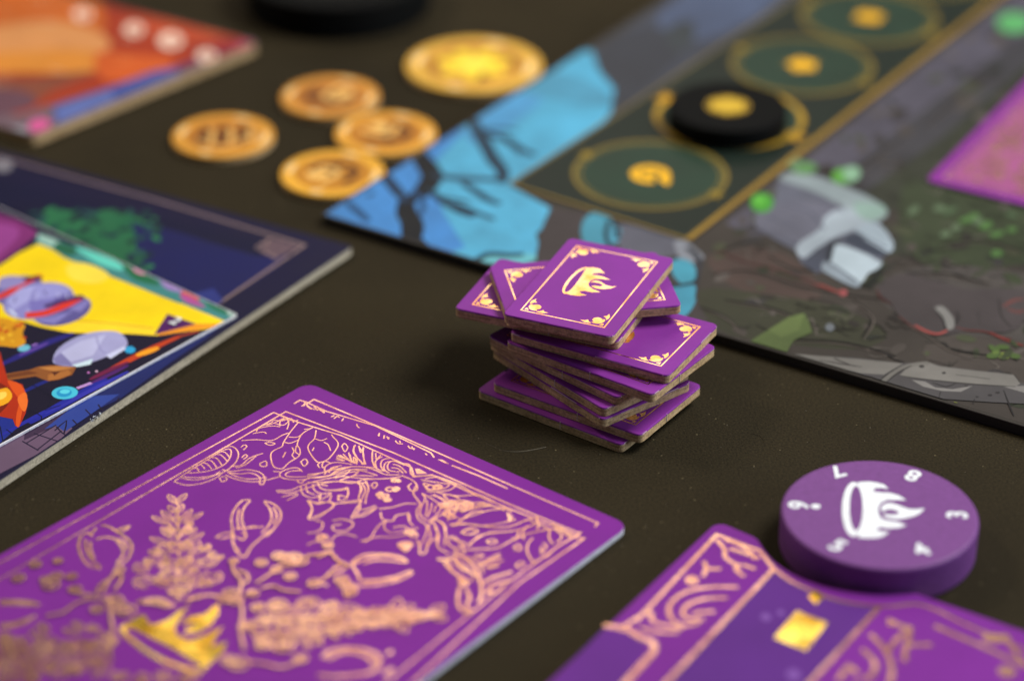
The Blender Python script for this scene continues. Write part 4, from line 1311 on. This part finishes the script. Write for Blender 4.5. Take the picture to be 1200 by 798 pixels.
F([(120, -10), (200, 4), (270, 20), (300, 30), (296, 42), (276, 32), (200, 14), (118, 0)], (168, 150, 158), 0)
for c_, r in (((97, 17), 12), ((157, 35), 13), ((200, 48), 16), ((242, 66), 13)):
    E_(c_, r * .9, r * .6, (232, 206, 188), 0)
    E_((c_[0] + 2, c_[1] + 1), r * .35, r * .3, (200, 130, 110), 0)
for k in range(60):
    x, y = random.uniform(-60, 260), random.uniform(-10, 120)
    if y > 155 - x * .4 - 20 or y < -28 + x * .24:
        continue
    L([(x, y), (x + random.uniform(8, 30), y + random.uniform(-4, 5))], random.uniform(.4, 1.3), random.choice([(244, 190, 120), (150, 40, 22), (226, 120, 40), (110, 40, 40), (240, 220, 190)]), 2, .7)
m.build('printed_artwork', M_PRINT, be, OE)

# ------------------------------------------------------------------ main board
ZD = 2.6
d_c, d_f, d_u = at(375, 251.5, ZD), at(1200, 499.5, ZD), at(775, 0, ZD)
d_f, d_u = ext(d_c, d_f, 260), ext(d_c, d_u, 420)
d_o = (d_f[0] + d_u[0] - d_c[0], d_f[1] + d_u[1] - d_c[1])
OD = (d_c[0] + 60, d_c[1] + 60, 0)
bd = thing('main_board', 'large dark illustrated board with a blue sky corner and a row of gold ringed circles', 'game board', OD)
outl = densify(rounded(ccw([d_c, d_f, d_o, d_u]), 1.5, 5), 12)
DB = lin((50, 47, 43))
slab(outl, [(0.15, 0), (0.0, 0.25), (0.0, ZD - 0.8)], cap_top=False, cap_bottom=True).build('board_core', M_DARK_EDGE, bd, OD)
slab(outl, [(0.0, ZD - 0.8), (0.05, ZD - 0.1), (0.22, ZD)], cols=[lin((56, 52, 50)), lin((52, 48, 46))], top_col=DB).build('printed_face', M_PRINT_MATT, bd, OD)
m, F, L, E_ = art(ZD, (d_c, d_f, d_o, d_u), 0.9, 0.74)
def Z7(*p): return crop(370, 140, 4.432, p)
def ZR(*p): return crop(780, 180, 3.327, p)
def ZS(*p): return crop(960, 200, 3.99, p)
def ZQ(*p): return crop(960, 380, 5.0, p)
# upper left dark sky / rock strip
F([(690, 62), (778, 4), (860, -50), (1010, -50), (925, 4), (760, 112), (718, 140)], (64, 70, 84))
F([(770, 20), (830, -20), (930, -30), (880, 25), (800, 50)], (78, 92, 122), 3)
F([(700, 62), (760, 30), (800, 60), (740, 118), (716, 132)], (56, 60, 70), 3)
F([(780, 36), (810, 24), (812, 50), (790, 60)], (58, 66, 72), 3)
# blue sky region
F([(378, 251), (545, 137), (622, 90), (652, 82), (676, 60), (694, 60), (702, 84), (720, 104), (716, 132), (696, 158), (640, 196), (600, 219), (645, 244), (644, 262), (628, 274), (634, 296), (610, 306), (560, 306), (480, 287), (420, 268)], (88, 184, 226), 0)
F([(378, 251), (470, 186), (520, 156), (548, 150), (500, 200), (520, 250), (545, 290), (520, 298), (440, 274)], (72, 146, 220), 0)
F([(548, 150), (600, 112), (640, 110), (610, 140), (560, 170)], (84, 166, 222), 3)
F([(600, 100), (650, 84), (700, 100), (716, 124), (640, 116)], (80, 160, 196), 3)
F([(560, 306), (580, 296), (620, 298), (634, 300), (610, 310)], (110, 196, 210), 3)
DK = (10, 20, 32)
TK = (26, 70, 98)
for pts, w, c in (([(485, 655), (500, 600), (500, 540), (470, 480), (470, 420)], 3.2, DK), ([(470, 425), (540, 390), (590, 330), (605, 290), (575, 240), (540, 190), (520, 150)], 3.2, DK), ([(440, 660), (490, 610), (560, 670), (640, 720)], 2.2, DK),
                  ([(600, 290), (680, 300), (760, 310), (860, 312), (960, 312)], 1.6, (40, 78, 108)), ([(965, 330), (970, 270), (930, 220), (890, 150), (840, 60), (810, 0)], 2.2, (34, 72, 100)), ([(820, 40), (900, 80), (980, 100), (1050, 150), (1140, 190)], 1.6, TK),
                  ([(475, 430), (430, 380), (380, 320), (360, 290)], 1.9, (30, 62, 100)), ([(585, 360), (640, 410), (700, 450), (780, 490), (830, 500)], 1.5, TK), ([(690, 440), (720, 460)], 2.2, (34, 80, 112)), ([(790, 490), (820, 505)], 2.0, (34, 80, 112)),
                  ([(760, 330), (840, 380), (900, 420), (960, 440)], 1.4, TK), ([(700, 430), (820, 480), (930, 520)], 1.0, TK), ([(160, 430), (220, 480), (275, 530)], 1.4, (40, 100, 160)), ([(270, 400), (300, 380)], 1.0, TK), ([(640, 400), (740, 420), (800, 430)], .8, TK),
                  ([(820, 740), (900, 700), (1000, 705), (1080, 700)], 1.3, (30, 92, 120)), ([(520, 380), (560, 440), (540, 500)], .9, (40, 100, 160)), ([(870, 60), (950, 50), (1050, 60)], .9, TK), ([(1000, 110), (1060, 180)], 1.0, TK)):
    L(Z7(*pts), w * 1.75, tuple(v * .8 for v in c), 4, 0.3)
for k in range(46):
    x, y = random.uniform(420, 640), random.uniform(150, 280)
    if y < 254 - (x - 378) * .66 + 10 or y > 262 + (x - 400) * .17:
        continue
    L([(x, y), (x + random.uniform(4, 16), y + random.uniform(-3, 8))], random.uniform(.25, .6), random.choice([TK, (60, 120, 176), (110, 186, 214)]), 2, .7)
# dark rocks under the strip
F([(645, 244), (700, 250), (805, 285), (830, 270), (850, 300), (845, 330), (820, 400), (640, 345), (628, 300), (634, 270)], (66, 60, 62), 0)
F([(728, 262), (770, 268), (800, 284), (790, 300), (740, 300), (724, 284)], (96, 98, 112), 3)
F([(790, 284), (806, 280), (830, 284), (826, 304), (800, 306)], (140, 146, 158), 3)
F([(684, 258), (700, 248), (716, 256), (718, 280), (700, 300), (682, 280)], (72, 150, 176), 3)
F([(712, 270), (720, 262), (728, 270), (724, 284), (714, 284)], (80, 160, 190), 3)
L([(714, 258), (710, 276), (716, 292)], 1.2, (24, 50, 64), 3)
L([(722, 262), (724, 280)], 1.2, (24, 50, 64), 3)
F([(788, 306), (802, 304), (814, 312), (814, 330), (798, 332), (788, 320)], (72, 160, 186), 3)
F([(786, 336), (812, 332), (816, 350), (806, 368), (790, 374), (784, 356)], (72, 160, 190), 3)
L([(784, 336), (800, 334), (816, 330), (820, 318)], 1.4, (26, 44, 56), 3)
L([(805, 290), (816, 300), (822, 316), (818, 350)], 1.6, (46, 50, 60), 3)
# right hand scenery: ground, road, moss, ruins
F([(805, 283), (1165, 0), (1230, -50), (1400, -50), (1400, 100), (1400, 560), (1200, 498), (840, 392), (815, 350), (825, 300)], (62, 57, 53), 0)
F([(850, 262), (935, 195), (1040, 110), (1180, 0), (1230, -30), (1260, -10), (1200, 50), (1080, 150), (960, 230), (890, 280)], (84, 82, 96), 0)
F([(960, 225), (1080, 130), (1200, 40), (1260, 0), (1280, 20), (1200, 90), (1100, 170), (1010, 240)], (66, 66, 72), 0)
F([(1000, 235), (1100, 165), (1200, 80), (1300, 20), (1300, 140), (1090, 215), (1120, 300), (1040, 300), (1060, 250)], (54, 58, 48), 0)
F([(1060, 215), (1120, 225), (1200, 245), (1300, 250), (1300, 320), (1200, 310), (1120, 320), (1060, 290)], (56, 66, 46), 3)
F([(1030, 330), (1100, 310), (1200, 320), (1300, 330), (1300, 440), (1200, 420), (1100, 390), (1040, 360)], (78, 74, 72), 3)
F([(830, 300), (900, 290), (950, 320), (960, 350), (900, 350), (850, 330)], (76, 62, 58), 3)
F([(1100, 395), (1200, 400), (1300, 430), (1300, 470), (1200, 450), (1090, 425)], (74, 68, 64), 3)
F([(820, 340), (900, 345), (980, 360), (1040, 390), (1000, 410), (900, 400), (840, 385)], (56, 58, 44), 3)
rg = random.Random(11)
for k in range(260):
    x, y = rg.uniform(840, 1260), rg.uniform(20, 480)
    if y < 283 - (x - 805) * .786 + 20 or y > 392 + (x - 840) * .295 - 12:
        continue
    c = rg.choice([(62, 72, 50), (50, 56, 42), (80, 74, 70), (48, 44, 42), (76, 82, 60), (60, 58, 60), (98, 92, 88), (42, 46, 40)])
    E_((x, y), rg.uniform(3, 15), rg.uniform(2, 6), tuple(v * .82 for v in c), rg.uniform(-30, 30))
for k in range(220):
    x, y = rg.uniform(850, 1230), rg.uniform(180, 470)
    if y < 300 - (x - 805) * .786 + 20 or y > 392 + (x - 840) * .295 - 16:
        continue
    L([(x, y), (x + rg.uniform(-8, 22), y + rg.uniform(-6, 10)), (x + rg.uniform(8, 34), y + rg.uniform(-4, 14))], rg.uniform(.2, .5), rg.choice([(28, 26, 26), (34, 34, 30), (110, 104, 98)]), 3, .6)
for pts in ([(835, 322), (880, 318), (930, 334), (990, 346), (1040, 352)], [(850, 352), (905, 362), (960, 384)], [(1050, 352), (1100, 362), (1150, 372), (1210, 366)], [(1040, 372), (1080, 388), (1120, 412), (1190, 418)],
            [(900, 300), (930, 316), (965, 318)], [(1000, 352), (1022, 372), (1010, 396)], [(845, 296), (870, 286), (900, 284)], [(1060, 320), (1110, 322), (1160, 334)], [(820, 360), (850, 372), (870, 392)], [(930, 398), (990, 402), (1050, 418)],
            [(1080, 150), (1120, 118), (1170, 84)], [(960, 232), (1000, 202), (1060, 160)], [(1100, 288), (1150, 282), (1200, 296)]):
    L(pts, 0.7, (20, 18, 17), 5, .5)
    L([(x + 2, y + 3) for x, y in pts], 0.4, (104, 96, 90), 5, .6)
# fallen stone pillar
F(ZR((350, 290), (350, 230), (420, 200), (440, 100), (520, 80), (600, 110), (760, 160), (850, 210), (855, 250), (830, 275), (890, 355), (885, 385), (850, 400), (840, 440), (790, 470), (740, 525), (700, 510), (610, 460), (590, 470), (530, 430), (505, 380), (430, 340)), (100, 104, 120), 0)
for pts, c in (([(440, 100), (520, 75), (700, 130), (850, 205), (858, 250), (800, 270), (720, 225), (600, 160), (520, 130)], (150, 166, 172)), ([(355, 290), (360, 235), (480, 190), (640, 190), (690, 215), (600, 300), (520, 350), (430, 335)], (104, 106, 122)), ([(690, 215), (760, 230), (800, 275), (740, 300), (640, 340), (545, 410), (510, 385), (520, 350), (600, 300), (620, 250)], (166, 180, 192)),
               ([(770, 280), (830, 275), (888, 350), (870, 390), (790, 345), (740, 310)], (170, 188, 202)), ([(650, 360), (720, 370), (845, 430), (790, 470), (740, 520), (640, 440)], (182, 200, 212)), ([(610, 430), (640, 425), (750, 500), (740, 525), (615, 462)], (138, 152, 164)), ([(740, 310), (790, 345), (860, 390), (830, 405), (740, 370), (690, 340)], (58, 66, 82)), ([(545, 410), (640, 345), (650, 400), (610, 430), (600, 470), (540, 435)], (70, 76, 92)),
               ([(640, 345), (700, 335), (660, 360), (645, 420), (625, 425)], (38, 44, 56)), ([(740, 190), (850, 205), (855, 240), (800, 265), (745, 240)], (146, 176, 168))):
    F(ZR(*pts), c, 2)
for pts in ([(640, 430), (745, 500)], [(745, 310), (860, 372)], [(600, 180), (700, 230)], [(460, 200), (560, 230), (620, 300)], [(400, 250), (500, 290)], [(360, 300), (520, 360)]):
    L(ZR(*pts), 0.45, (70, 76, 92), 2)
F(ZR((760, 520), (840, 440), (850, 470), (800, 530)), (24, 30, 26), 0)
for c_, rx, ry, c in (((375, 195), 45, 38, (62, 140, 46)), ((365, 185), 26, 20, (88, 170, 60)), ((690, 85), 36, 24, (94, 148, 78)), ((735, 75), 26, 24, (110, 140, 120)), ((540, 60), 50, 24, (84, 130, 76)), ((500, 40), 30, 22, (90, 120, 90)), ((640, 680), 18, 16, (92, 98, 104))):
    E_(ZR(c_)[0], rx / 3.327, ry / 3.327, c)
F(ZR((320, 740), (400, 690), (480, 640), (540, 625), (560, 660), (570, 700), (500, 730), (470, 780), (430, 780), (400, 755)), (88, 106, 60), 0)
F(ZR((400, 690), (480, 640), (540, 625), (520, 690), (450, 720)), (100, 118, 68), 0)
L(ZR((200, 380), (300, 420), (420, 450), (560, 500), (690, 555)), 0.6, (92, 60, 58), 4)
L(ZR((580, 510), (640, 530), (690, 548)), 1.0, (122, 61, 61), 3)
E_(ZR((692, 545))[0], 5, 4, (140, 70, 74))
L(ZS((0, 535), (60, 560), (110, 575)), 1.0, (133, 65, 61), 3)
# rims of broken paving with red light edges
F(ZS((270, 560), (340, 500), (450, 490), (560, 520), (700, 560), (958, 560), (958, 700), (870, 760), (700, 750), (560, 775), (440, 740), (370, 680), (330, 620)), (72, 66, 68), 3)
for pts, w, c in (([(270, 560), (290, 600), (340, 625)], 0.9, (81, 43, 42)), ([(370, 680), (440, 735), (520, 765), (590, 760)], 0.9, (92, 48, 45)), ([(500, 760), (560, 768), (600, 750)], .8, (112, 56, 54)), ([(640, 735), (700, 750), (770, 755), (830, 775), (900, 790)], .9, (108, 49, 46)), ([(860, 640), (910, 610), (958, 605)], 1.6, (112, 64, 62)),
                  ([(880, 650), (930, 665), (958, 655)], 1.6, (103, 59, 57)), ([(840, 600), (850, 680), (900, 740)], .6, (32, 30, 30)), ([(640, 660), (650, 700), (600, 740)], .8, (30, 30, 30)), ([(540, 650), (580, 700), (590, 750)], 1.0, (34, 32, 34)), ([(740, 660), (750, 720)], .5, (36, 34, 34)), ([(430, 480), (520, 510), (600, 520)], .6, (44, 44, 40))):
    L(ZS(*pts), w * .65, c, 4, .5)
F(ZS((540, 645), (580, 640), (625, 690), (630, 735), (600, 745), (580, 690)), (140, 140, 138), 3)
for x, y in ((720, 220), (740, 240), (690, 235), (610, 190), (440, 190), (830, 300), (590, 300), (640, 270), (900, 280), (900, 210), (830, 390), (560, 180), (780, 260)):
    E_(ZS((x, y))[0], rg.uniform(5, 10), rg.uniform(3, 5), rg.choice([(70, 104, 56), (80, 98, 74), (64, 82, 58)]), rg.uniform(-40, 40))
E_(ZS((110, 30))[0], 13, 9, (84, 150, 58))
E_(ZS((150, 20))[0], 10, 9, (128, 170, 140))
E_((1188, 28), 20, 12, (84, 158, 96))
E_(ZQ((1085, 190))[0], 6, 4, (130, 150, 50))
# fallen log along the near edge
F(ZQ((0, 190), (200, 200), (480, 232), (640, 228), (720, 250), (900, 272), (1140, 300), (1180, 345), (1400, 380), (1400, 480), (1200, 470), (1000, 460), (700, 440), (400, 345), (300, 310), (0, 250), (-200, 220), (-120, 195)), (76, 74, 76), 0)
F(ZQ((-300, 180), (-120, 180), (0, 190), (250, 210), (490, 235), (380, 300), (240, 290), (0, 235), (-250, 205)), (122, 120, 116), 0)
F(ZQ((530, 240), (640, 228), (700, 250), (900, 275), (1140, 300), (1180, 350), (1150, 370), (900, 355), (600, 325), (470, 305)), (124, 122, 118), 0)
F(ZQ((540, 330), (620, 340), (680, 375), (780, 385), (900, 365), (830, 400), (720, 395), (610, 370)), (132, 130, 128), 0)
F(ZQ((1080, 370), (1200, 365), (1400, 390), (1400, 430), (1200, 405)), (128, 126, 124), 0)
L(ZQ((360, 350), (420, 300), (500, 255), (580, 238), (640, 232)), 1.5, (112, 110, 106), 3)
for pts in ([(345, 345), (400, 295), (480, 245)], [(385, 350), (460, 290), (540, 248)], [(0, 215), (120, 235), (250, 255)], [(470, 305), (600, 325), (900, 355), (1150, 370)], [(660, 345), (740, 370), (800, 350)], [(800, 300), (1000, 325)], [(1080, 390), (1110, 470), (1140, 540)], [(90, 200), (110, 215), (200, 250)],
            [(700, 440), (710, 400)], [(900, 470), (910, 440)], [(350, 160), (450, 210), (500, 225)], [(640, 210), (760, 245)], [(1140, 300), (1180, 350)], [(300, 140), (420, 190)]):
    L(ZQ(*pts), 0.4, (36, 34, 36), 3, .5)
for c_, rx, ry in (((600, 252), 16, 8), ((730, 290), 12, 7), ((1000, 420), 14, 7), ((1045, 405), 14, 6), ((925, 430), 10, 5), ((860, 365), 14, 4)):
    E_(ZQ(c_)[0], rx / 5, ry / 5, (40, 38, 40))
L(ZQ((560, 10), (640, 50), (700, 60), (750, 40)), .8, (180, 82, 78), 3, .4)
L(ZQ((1000, 50), (1080, 90), (1197, 130)), .8, (133, 57, 54), 3, .4)
F(ZQ((770, 465), (800, 460), (830, 485), (820, 505), (785, 495)), (140, 150, 44), 3)
F(ZQ((1120, 575), (1150, 570), (1180, 585), (1150, 592)), (150, 156, 52), 3)
for k in range(10):
    E_(ZQ((rg.uniform(1000, 1150), rg.uniform(110, 200)))[0], rg.uniform(3, 9), rg.uniform(2, 4), rg.choice([(66, 86, 44), (84, 104, 50), (52, 62, 40)]), rg.uniform(-40, 40))
m.build('printed_artwork', M_PRINT_MATT, bd, OD)

# gold ringed track
trk = Mesh()
s1, s2 = at(599, 217, ZD), at(806, 282, ZD)
e1, e2 = at(925, 4, ZD), at(1162, 4, ZD)
e1, e2 = ext(s1, e1, 330), ext(s2, e2, 330)
trk.fill([s1, s2, e2, e1], ZD + 0.7 * 0 + 0.75 * 0 + 1.3 * 0 + 0.35, lin((20, 32, 26)))
ax = (Vector(e1) - Vector(s1)).normalized()
rc = [at(762, 206, ZD), None, at(940, 78, ZD), at(1020, 20, ZD)]
g0, g2, g3 = Vector(rc[0]), Vector(rc[2]), Vector(rc[3])
rc[1] = tuple((g0 + g2) / 2)
step = (g2 - g0) / 2
rc.append(tuple(g2 + step * 2))
rc[3] = tuple(g2 + step)
RR = 19.2
for c in rc:
    trk.oval(c, RR, RR, ZD + 0.36, lin((32, 54, 42)), n=48)
trk.build('track_panel', M_PRINT_MATT, bd, OD)
gl = Mesh()
GOLD = lin((170, 136, 34))
GOLD_D = lin((122, 104, 40))
BR = lin((226, 172, 28))
zz = ZD + 0.40
gl.stroke([e1, s1], 0.9, zz, lin((112, 100, 62)))
gl.stroke([s1, s2], 0.8, zz, lin((132, 112, 56)))
gl.stroke([s2, e2], 1.7, zz, lin((140, 112, 42)))
for i, c in enumerate(rc):
    col = GOLD if i == 1 else GOLD_D
    gl.ring(c, RR, 1.1 if i != 1 else 1.6, zz, col)
    if i != 1:
        gl.ring(c, RR - 1.5, 0.35, zz, col)
    for sgn in (1, -1):                                   # flared ends of each ring
        d = (Vector(s2) - Vector(s1)).normalized() * sgn
        t = Vector((-d.y, d.x))
        p = Vector(c) + d * RR
        big_ = 1.6 if i == 1 else 1.0
        for a_, l_ in ((-0.75, 5.0), (-0.25, 3.2), (0.35, 4.2), (0.9, 2.8)):
            v = d * math.cos(a_) + t * math.sin(a_)
            q = Vector((-v.y, v.x))
            gl.fill([tuple(p - q * 1.3 * big_ - d), tuple(p + v * l_ * 0.62 * big_), tuple(p + q * 1.3 * big_ - d)] if sgn > 0 else [tuple(p + q * 1.3 * big_ - d), tuple(p + v * l_ * 0.62 * big_), tuple(p - q * 1.3 * big_ - d)], zz, lin((196, 148, 30)) if i == 1 else lin((140, 118, 34)))
def curl(mesh, c, s, z, col):
    """coiled crescent emblem"""
    mesh.ring(c, 3.1 * s, 2.0 * s, z, col, a0=-0.7, a1=4.9, n=26)
    mesh.oval(c, 1.5 * s, 1.5 * s, z, col, n=14)
    mesh.fill([(c[0] + 1.5 * s, c[1] - 1.5 * s), (c[0] + 4.3 * s, c[1] - 2.5 * s), (c[0] + 3.2 * s, c[1] - 5.2 * s), (c[0] + 2.0 * s, c[1] - 3.6 * s)], z, col)
def star(mesh, c, s, z, col, n=5):
    pts = []
    for k in range(2 * n):
        a = math.pi * k / n + 0.4
        r = s * (4.6 if k % 2 == 0 else 2.2)
        pts.append((c[0] + r * math.cos(a), c[1] + r * math.sin(a)))
    mesh.fill(pts, z, col)
    mesh.ring(c, 2.8 * s, 1.0 * s, z, col, n=24)
curl(gl, rc[0], 1.25, zz, BR)
star(gl, rc[2], 1.15, zz, BR)
star(gl, rc[3], 1.2, zz, BR, 4)
gl.build('gold_line_print', M_PRINT_MATT, bd, OD)

# ------------------------------------------------------------------ black counters
def black_disc(c, r, h, z0, label, emblem):
    t = thing('black_counter', label, 'counter', (c[0], c[1], z0), 0, 'black round counters')
    circ = [(r * math.cos(2 * math.pi * k / 72), r * math.sin(2 * math.pi * k / 72)) for k in range(72)]
    slab(circ, [(0.5, 0), (0.1, 0.25), (0.0, 0.7), (0.0, h - 0.8), (0.1, h - 0.35), (0.35, h - 0.1), (0.8, h)], cap_bottom=True).build('wooden_body', M_BLACK, t, shade=True)
    g = Mesh()
    if emblem:
        star(g, (0, 0), 1.35, h + 0.012, lin((208, 172, 50)), 6)
        g.oval((0, 0), 3.2, 3.2, h + 0.02, lin((200, 166, 52)))
        g.ring((0, 0), 5.4, .8, h + 0.012, lin((160, 130, 50)))
    else:
        g.ring((0, 0), r * .55, .8, h + 0.012, lin((34, 34, 34)))
    g.build('gold_emblem' if emblem else 'printed_ring', M_PRINT, t)
    return t


HB = 5.5
bcp = at(853, 124, ZD + 0.45 + HB)
black_disc(bcp, 15.6, HB, ZD + 0.46, 'black counter with a gold emblem standing on the ringed track of the main board', True)
black_disc(at(396, -32, 10), 27.0, 10.0, 0, 'large black counter on the mat at the top edge behind the coins', False)

# ------------------------------------------------------------------ coins
CT = 1.9
def coin(c, r, yaw, label, style, group=None, tone=(1, 1, 1)):
    t = thing('coin', label, 'coin', (c[0], c[1], 0), yaw, group)
    circ = [(r * math.cos(2 * math.pi * k / 64), r * math.sin(2 * math.pi * k / 64)) for k in range(64)]
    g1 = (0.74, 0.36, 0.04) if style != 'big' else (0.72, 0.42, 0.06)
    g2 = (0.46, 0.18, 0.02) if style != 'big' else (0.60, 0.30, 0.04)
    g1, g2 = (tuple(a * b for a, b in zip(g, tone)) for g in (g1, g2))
    slab(circ, [(0.1, 0), (0, 0.15), (0, CT - 0.3)], cap_top=False, cap_bottom=True).build('cardboard_core', M_CORE, t)
    slab(circ, [(0, CT - 0.3), (0.05, CT - 0.1), (0.25, CT)], cols=[g1, g1], top_col=g1).build('printed_face', M_PRINT, t)
    e = Mesh()
    z = CT + 0.01
    e.oval((0, 0), r * .70, r * .70, z, g2, n=40)
    e.ring((0, 0), r * .72, .5, z, (0.34, 0.13, 0.02))
    e.ring((0, 0), r * .93, .35, z, (0.46, 0.2, 0.03))
    for a0, wd in ((2.9, .3), (6.1, .34), (4.4, .16), (1.2, .2)):  # painted glints on the rim, facing the same way whatever the coin's yaw
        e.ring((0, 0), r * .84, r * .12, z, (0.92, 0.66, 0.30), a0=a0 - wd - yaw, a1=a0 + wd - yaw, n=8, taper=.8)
    dk = (0.10, 0.032, 0.01)
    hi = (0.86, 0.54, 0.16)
    if style == 'big':
        yl = (0.92, 0.66, 0.04)
        for k in range(7):
            a = 2 * math.pi * k / 7
            e.oval((r * .32 * math.cos(a), r * .32 * math.sin(a)), r * .24, r * .14, z, yl, a, n=16)
            e.stroke([(r * .2 * math.cos(a + .45), r * .2 * math.sin(a + .45)), (r * .62 * math.cos(a + .45), r * .62 * math.sin(a + .45))], 1.1, z, (0.36, 0.16, 0.02), taper=.6)
        e.oval((0, 0), r * .24, r * .24, z, (0.98, 0.74, 0.08))
        e.ring((0, 0), r * .62, r * .12, z, (0.30, 0.12, 0.02), a0=-.6, a1=.7)
        e.ring((0, 0), r * .62, r * .14, z, (0.28, 0.09, 0.02), a0=1.0, a1=2.1)
        e.ring((0, 0), r * .62, r * .10, z, (0.34, 0.14, 0.02), a0=2.4, a1=3.6)
        e.fill([(-r * .1, -r * .6), (r * .16, -r * .55), (r * .04, -r * .32)], z, dk)
    elif style == 'claw':
        for x in (-.42, -.05, .34):
            e.fill([(x * r - r * .13, -r * .34), (x * r + r * .08, -r * .46), (x * r + r * .17, r * .1), (x * r + r * .04, r * .50), (x * r - r * .06, r * .05)], z, dk)
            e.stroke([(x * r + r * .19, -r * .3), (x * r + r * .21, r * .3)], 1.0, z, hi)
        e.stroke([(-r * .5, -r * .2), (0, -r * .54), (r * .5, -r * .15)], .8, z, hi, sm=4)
    else:
        e.ring((0, 0), r * .44, 1.7, z, dk, a0=.3, a1=4.2)
        e.stroke([(-r * .4, r * .34), (0, -r * .1), (r * .1, r * .44), (r * .5, r * .1)], 1.7, z, dk, sm=4)
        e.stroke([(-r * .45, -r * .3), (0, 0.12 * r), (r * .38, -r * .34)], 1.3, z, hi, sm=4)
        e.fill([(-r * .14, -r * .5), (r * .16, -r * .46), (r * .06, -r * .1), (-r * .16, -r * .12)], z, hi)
    e.build('emblem_with_glints', M_PRINT, t)
    return t


GC = 'orange gold cardboard coins'
RC = 13.3
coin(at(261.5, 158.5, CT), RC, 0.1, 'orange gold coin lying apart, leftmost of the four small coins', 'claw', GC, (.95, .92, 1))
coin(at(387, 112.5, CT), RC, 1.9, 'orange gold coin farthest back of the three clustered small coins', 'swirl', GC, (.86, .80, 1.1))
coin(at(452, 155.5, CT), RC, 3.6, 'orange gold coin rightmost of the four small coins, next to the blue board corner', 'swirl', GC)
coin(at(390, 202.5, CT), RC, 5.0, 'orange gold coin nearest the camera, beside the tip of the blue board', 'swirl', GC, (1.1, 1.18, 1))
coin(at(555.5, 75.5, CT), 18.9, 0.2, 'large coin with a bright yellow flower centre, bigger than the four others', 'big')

# ------------------------------------------------------------------ pink purple card on the main board, right
ZK = ZD + 0.8
k0, k1, k2 = at(1085, 211, ZK), at(1205, 92, ZK), at(1205, 241, ZK)
k1, k2 = ext(k0, k1, 90), ext(k0, k2, 60)
k3 = (k1[0] + k2[0] - k0[0], k1[1] + k2[1] - k0[1])
OK_ = (k0[0] + 20, k0[1] + 20, ZD)
kc = thing('patterned_card', 'purple card with a pink gold pattern lying on the right of the main board', 'card', OK_)
outl = densify(rounded(ccw([k0, k2, k3, k1]), 2.0, 6), 6)
slab(outl, [(0.0, ZD + 0.42), (0.0, ZK - 0.08)], cap_top=False, cap_bottom=True).build('card_core', M_CARD_EDGE, kc, OK_)
KP = lin((128, 48, 140))
slab(outl, [(0.0, ZK - 0.08), (0.12, ZK)], cols=[KP], top_col=KP).build('printed_face', M_PRINT_CARD, kc, OK_)
kf = Mesh()
u, v = Vector(ext((0, 0), (k2[0] - k0[0], k2[1] - k0[1]), 1)), Vector(ext((0, 0), (k1[0] - k0[0], k1[1] - k0[1]), 1))
def kq(a, b): return (k0[0] + u.x * a + v.x * b, k0[1] + u.y * a + v.y * b)
kp = Mesh()
kp.fill([kq(4.5, 4.5), kq(55.5, 4.5), kq(55.5, 85.5), kq(4.5, 85.5)], ZK + .006, lin((150, 82, 128)))
kp.build('colour_panel', M_PRINT_CARD, kc, OK_)
kf.stroke([kq(3.5, 3.5), kq(56.5, 3.5), kq(56.5, 86.5), kq(3.5, 86.5)], .7, ZK + .012, closed=True)
rk = random.Random(5)
for k in range(230):
    a, b = rk.uniform(6, 54), rk.uniform(6, 84)
    if rk.random() < .5:
        kf.ring(kq(a, b), rk.uniform(.8, 2.2), .7, ZK + .012, n=10)
    else:
        kf.stroke([kq(a, b), kq(a + rk.uniform(-3, 3), b + rk.uniform(1, 4)), kq(a + rk.uniform(-4, 4), b + rk.uniform(3, 7))], .8, ZK + .012, sm=3)
kf.build('foil_pattern', M_FOIL_ROSE, kc, OK_)
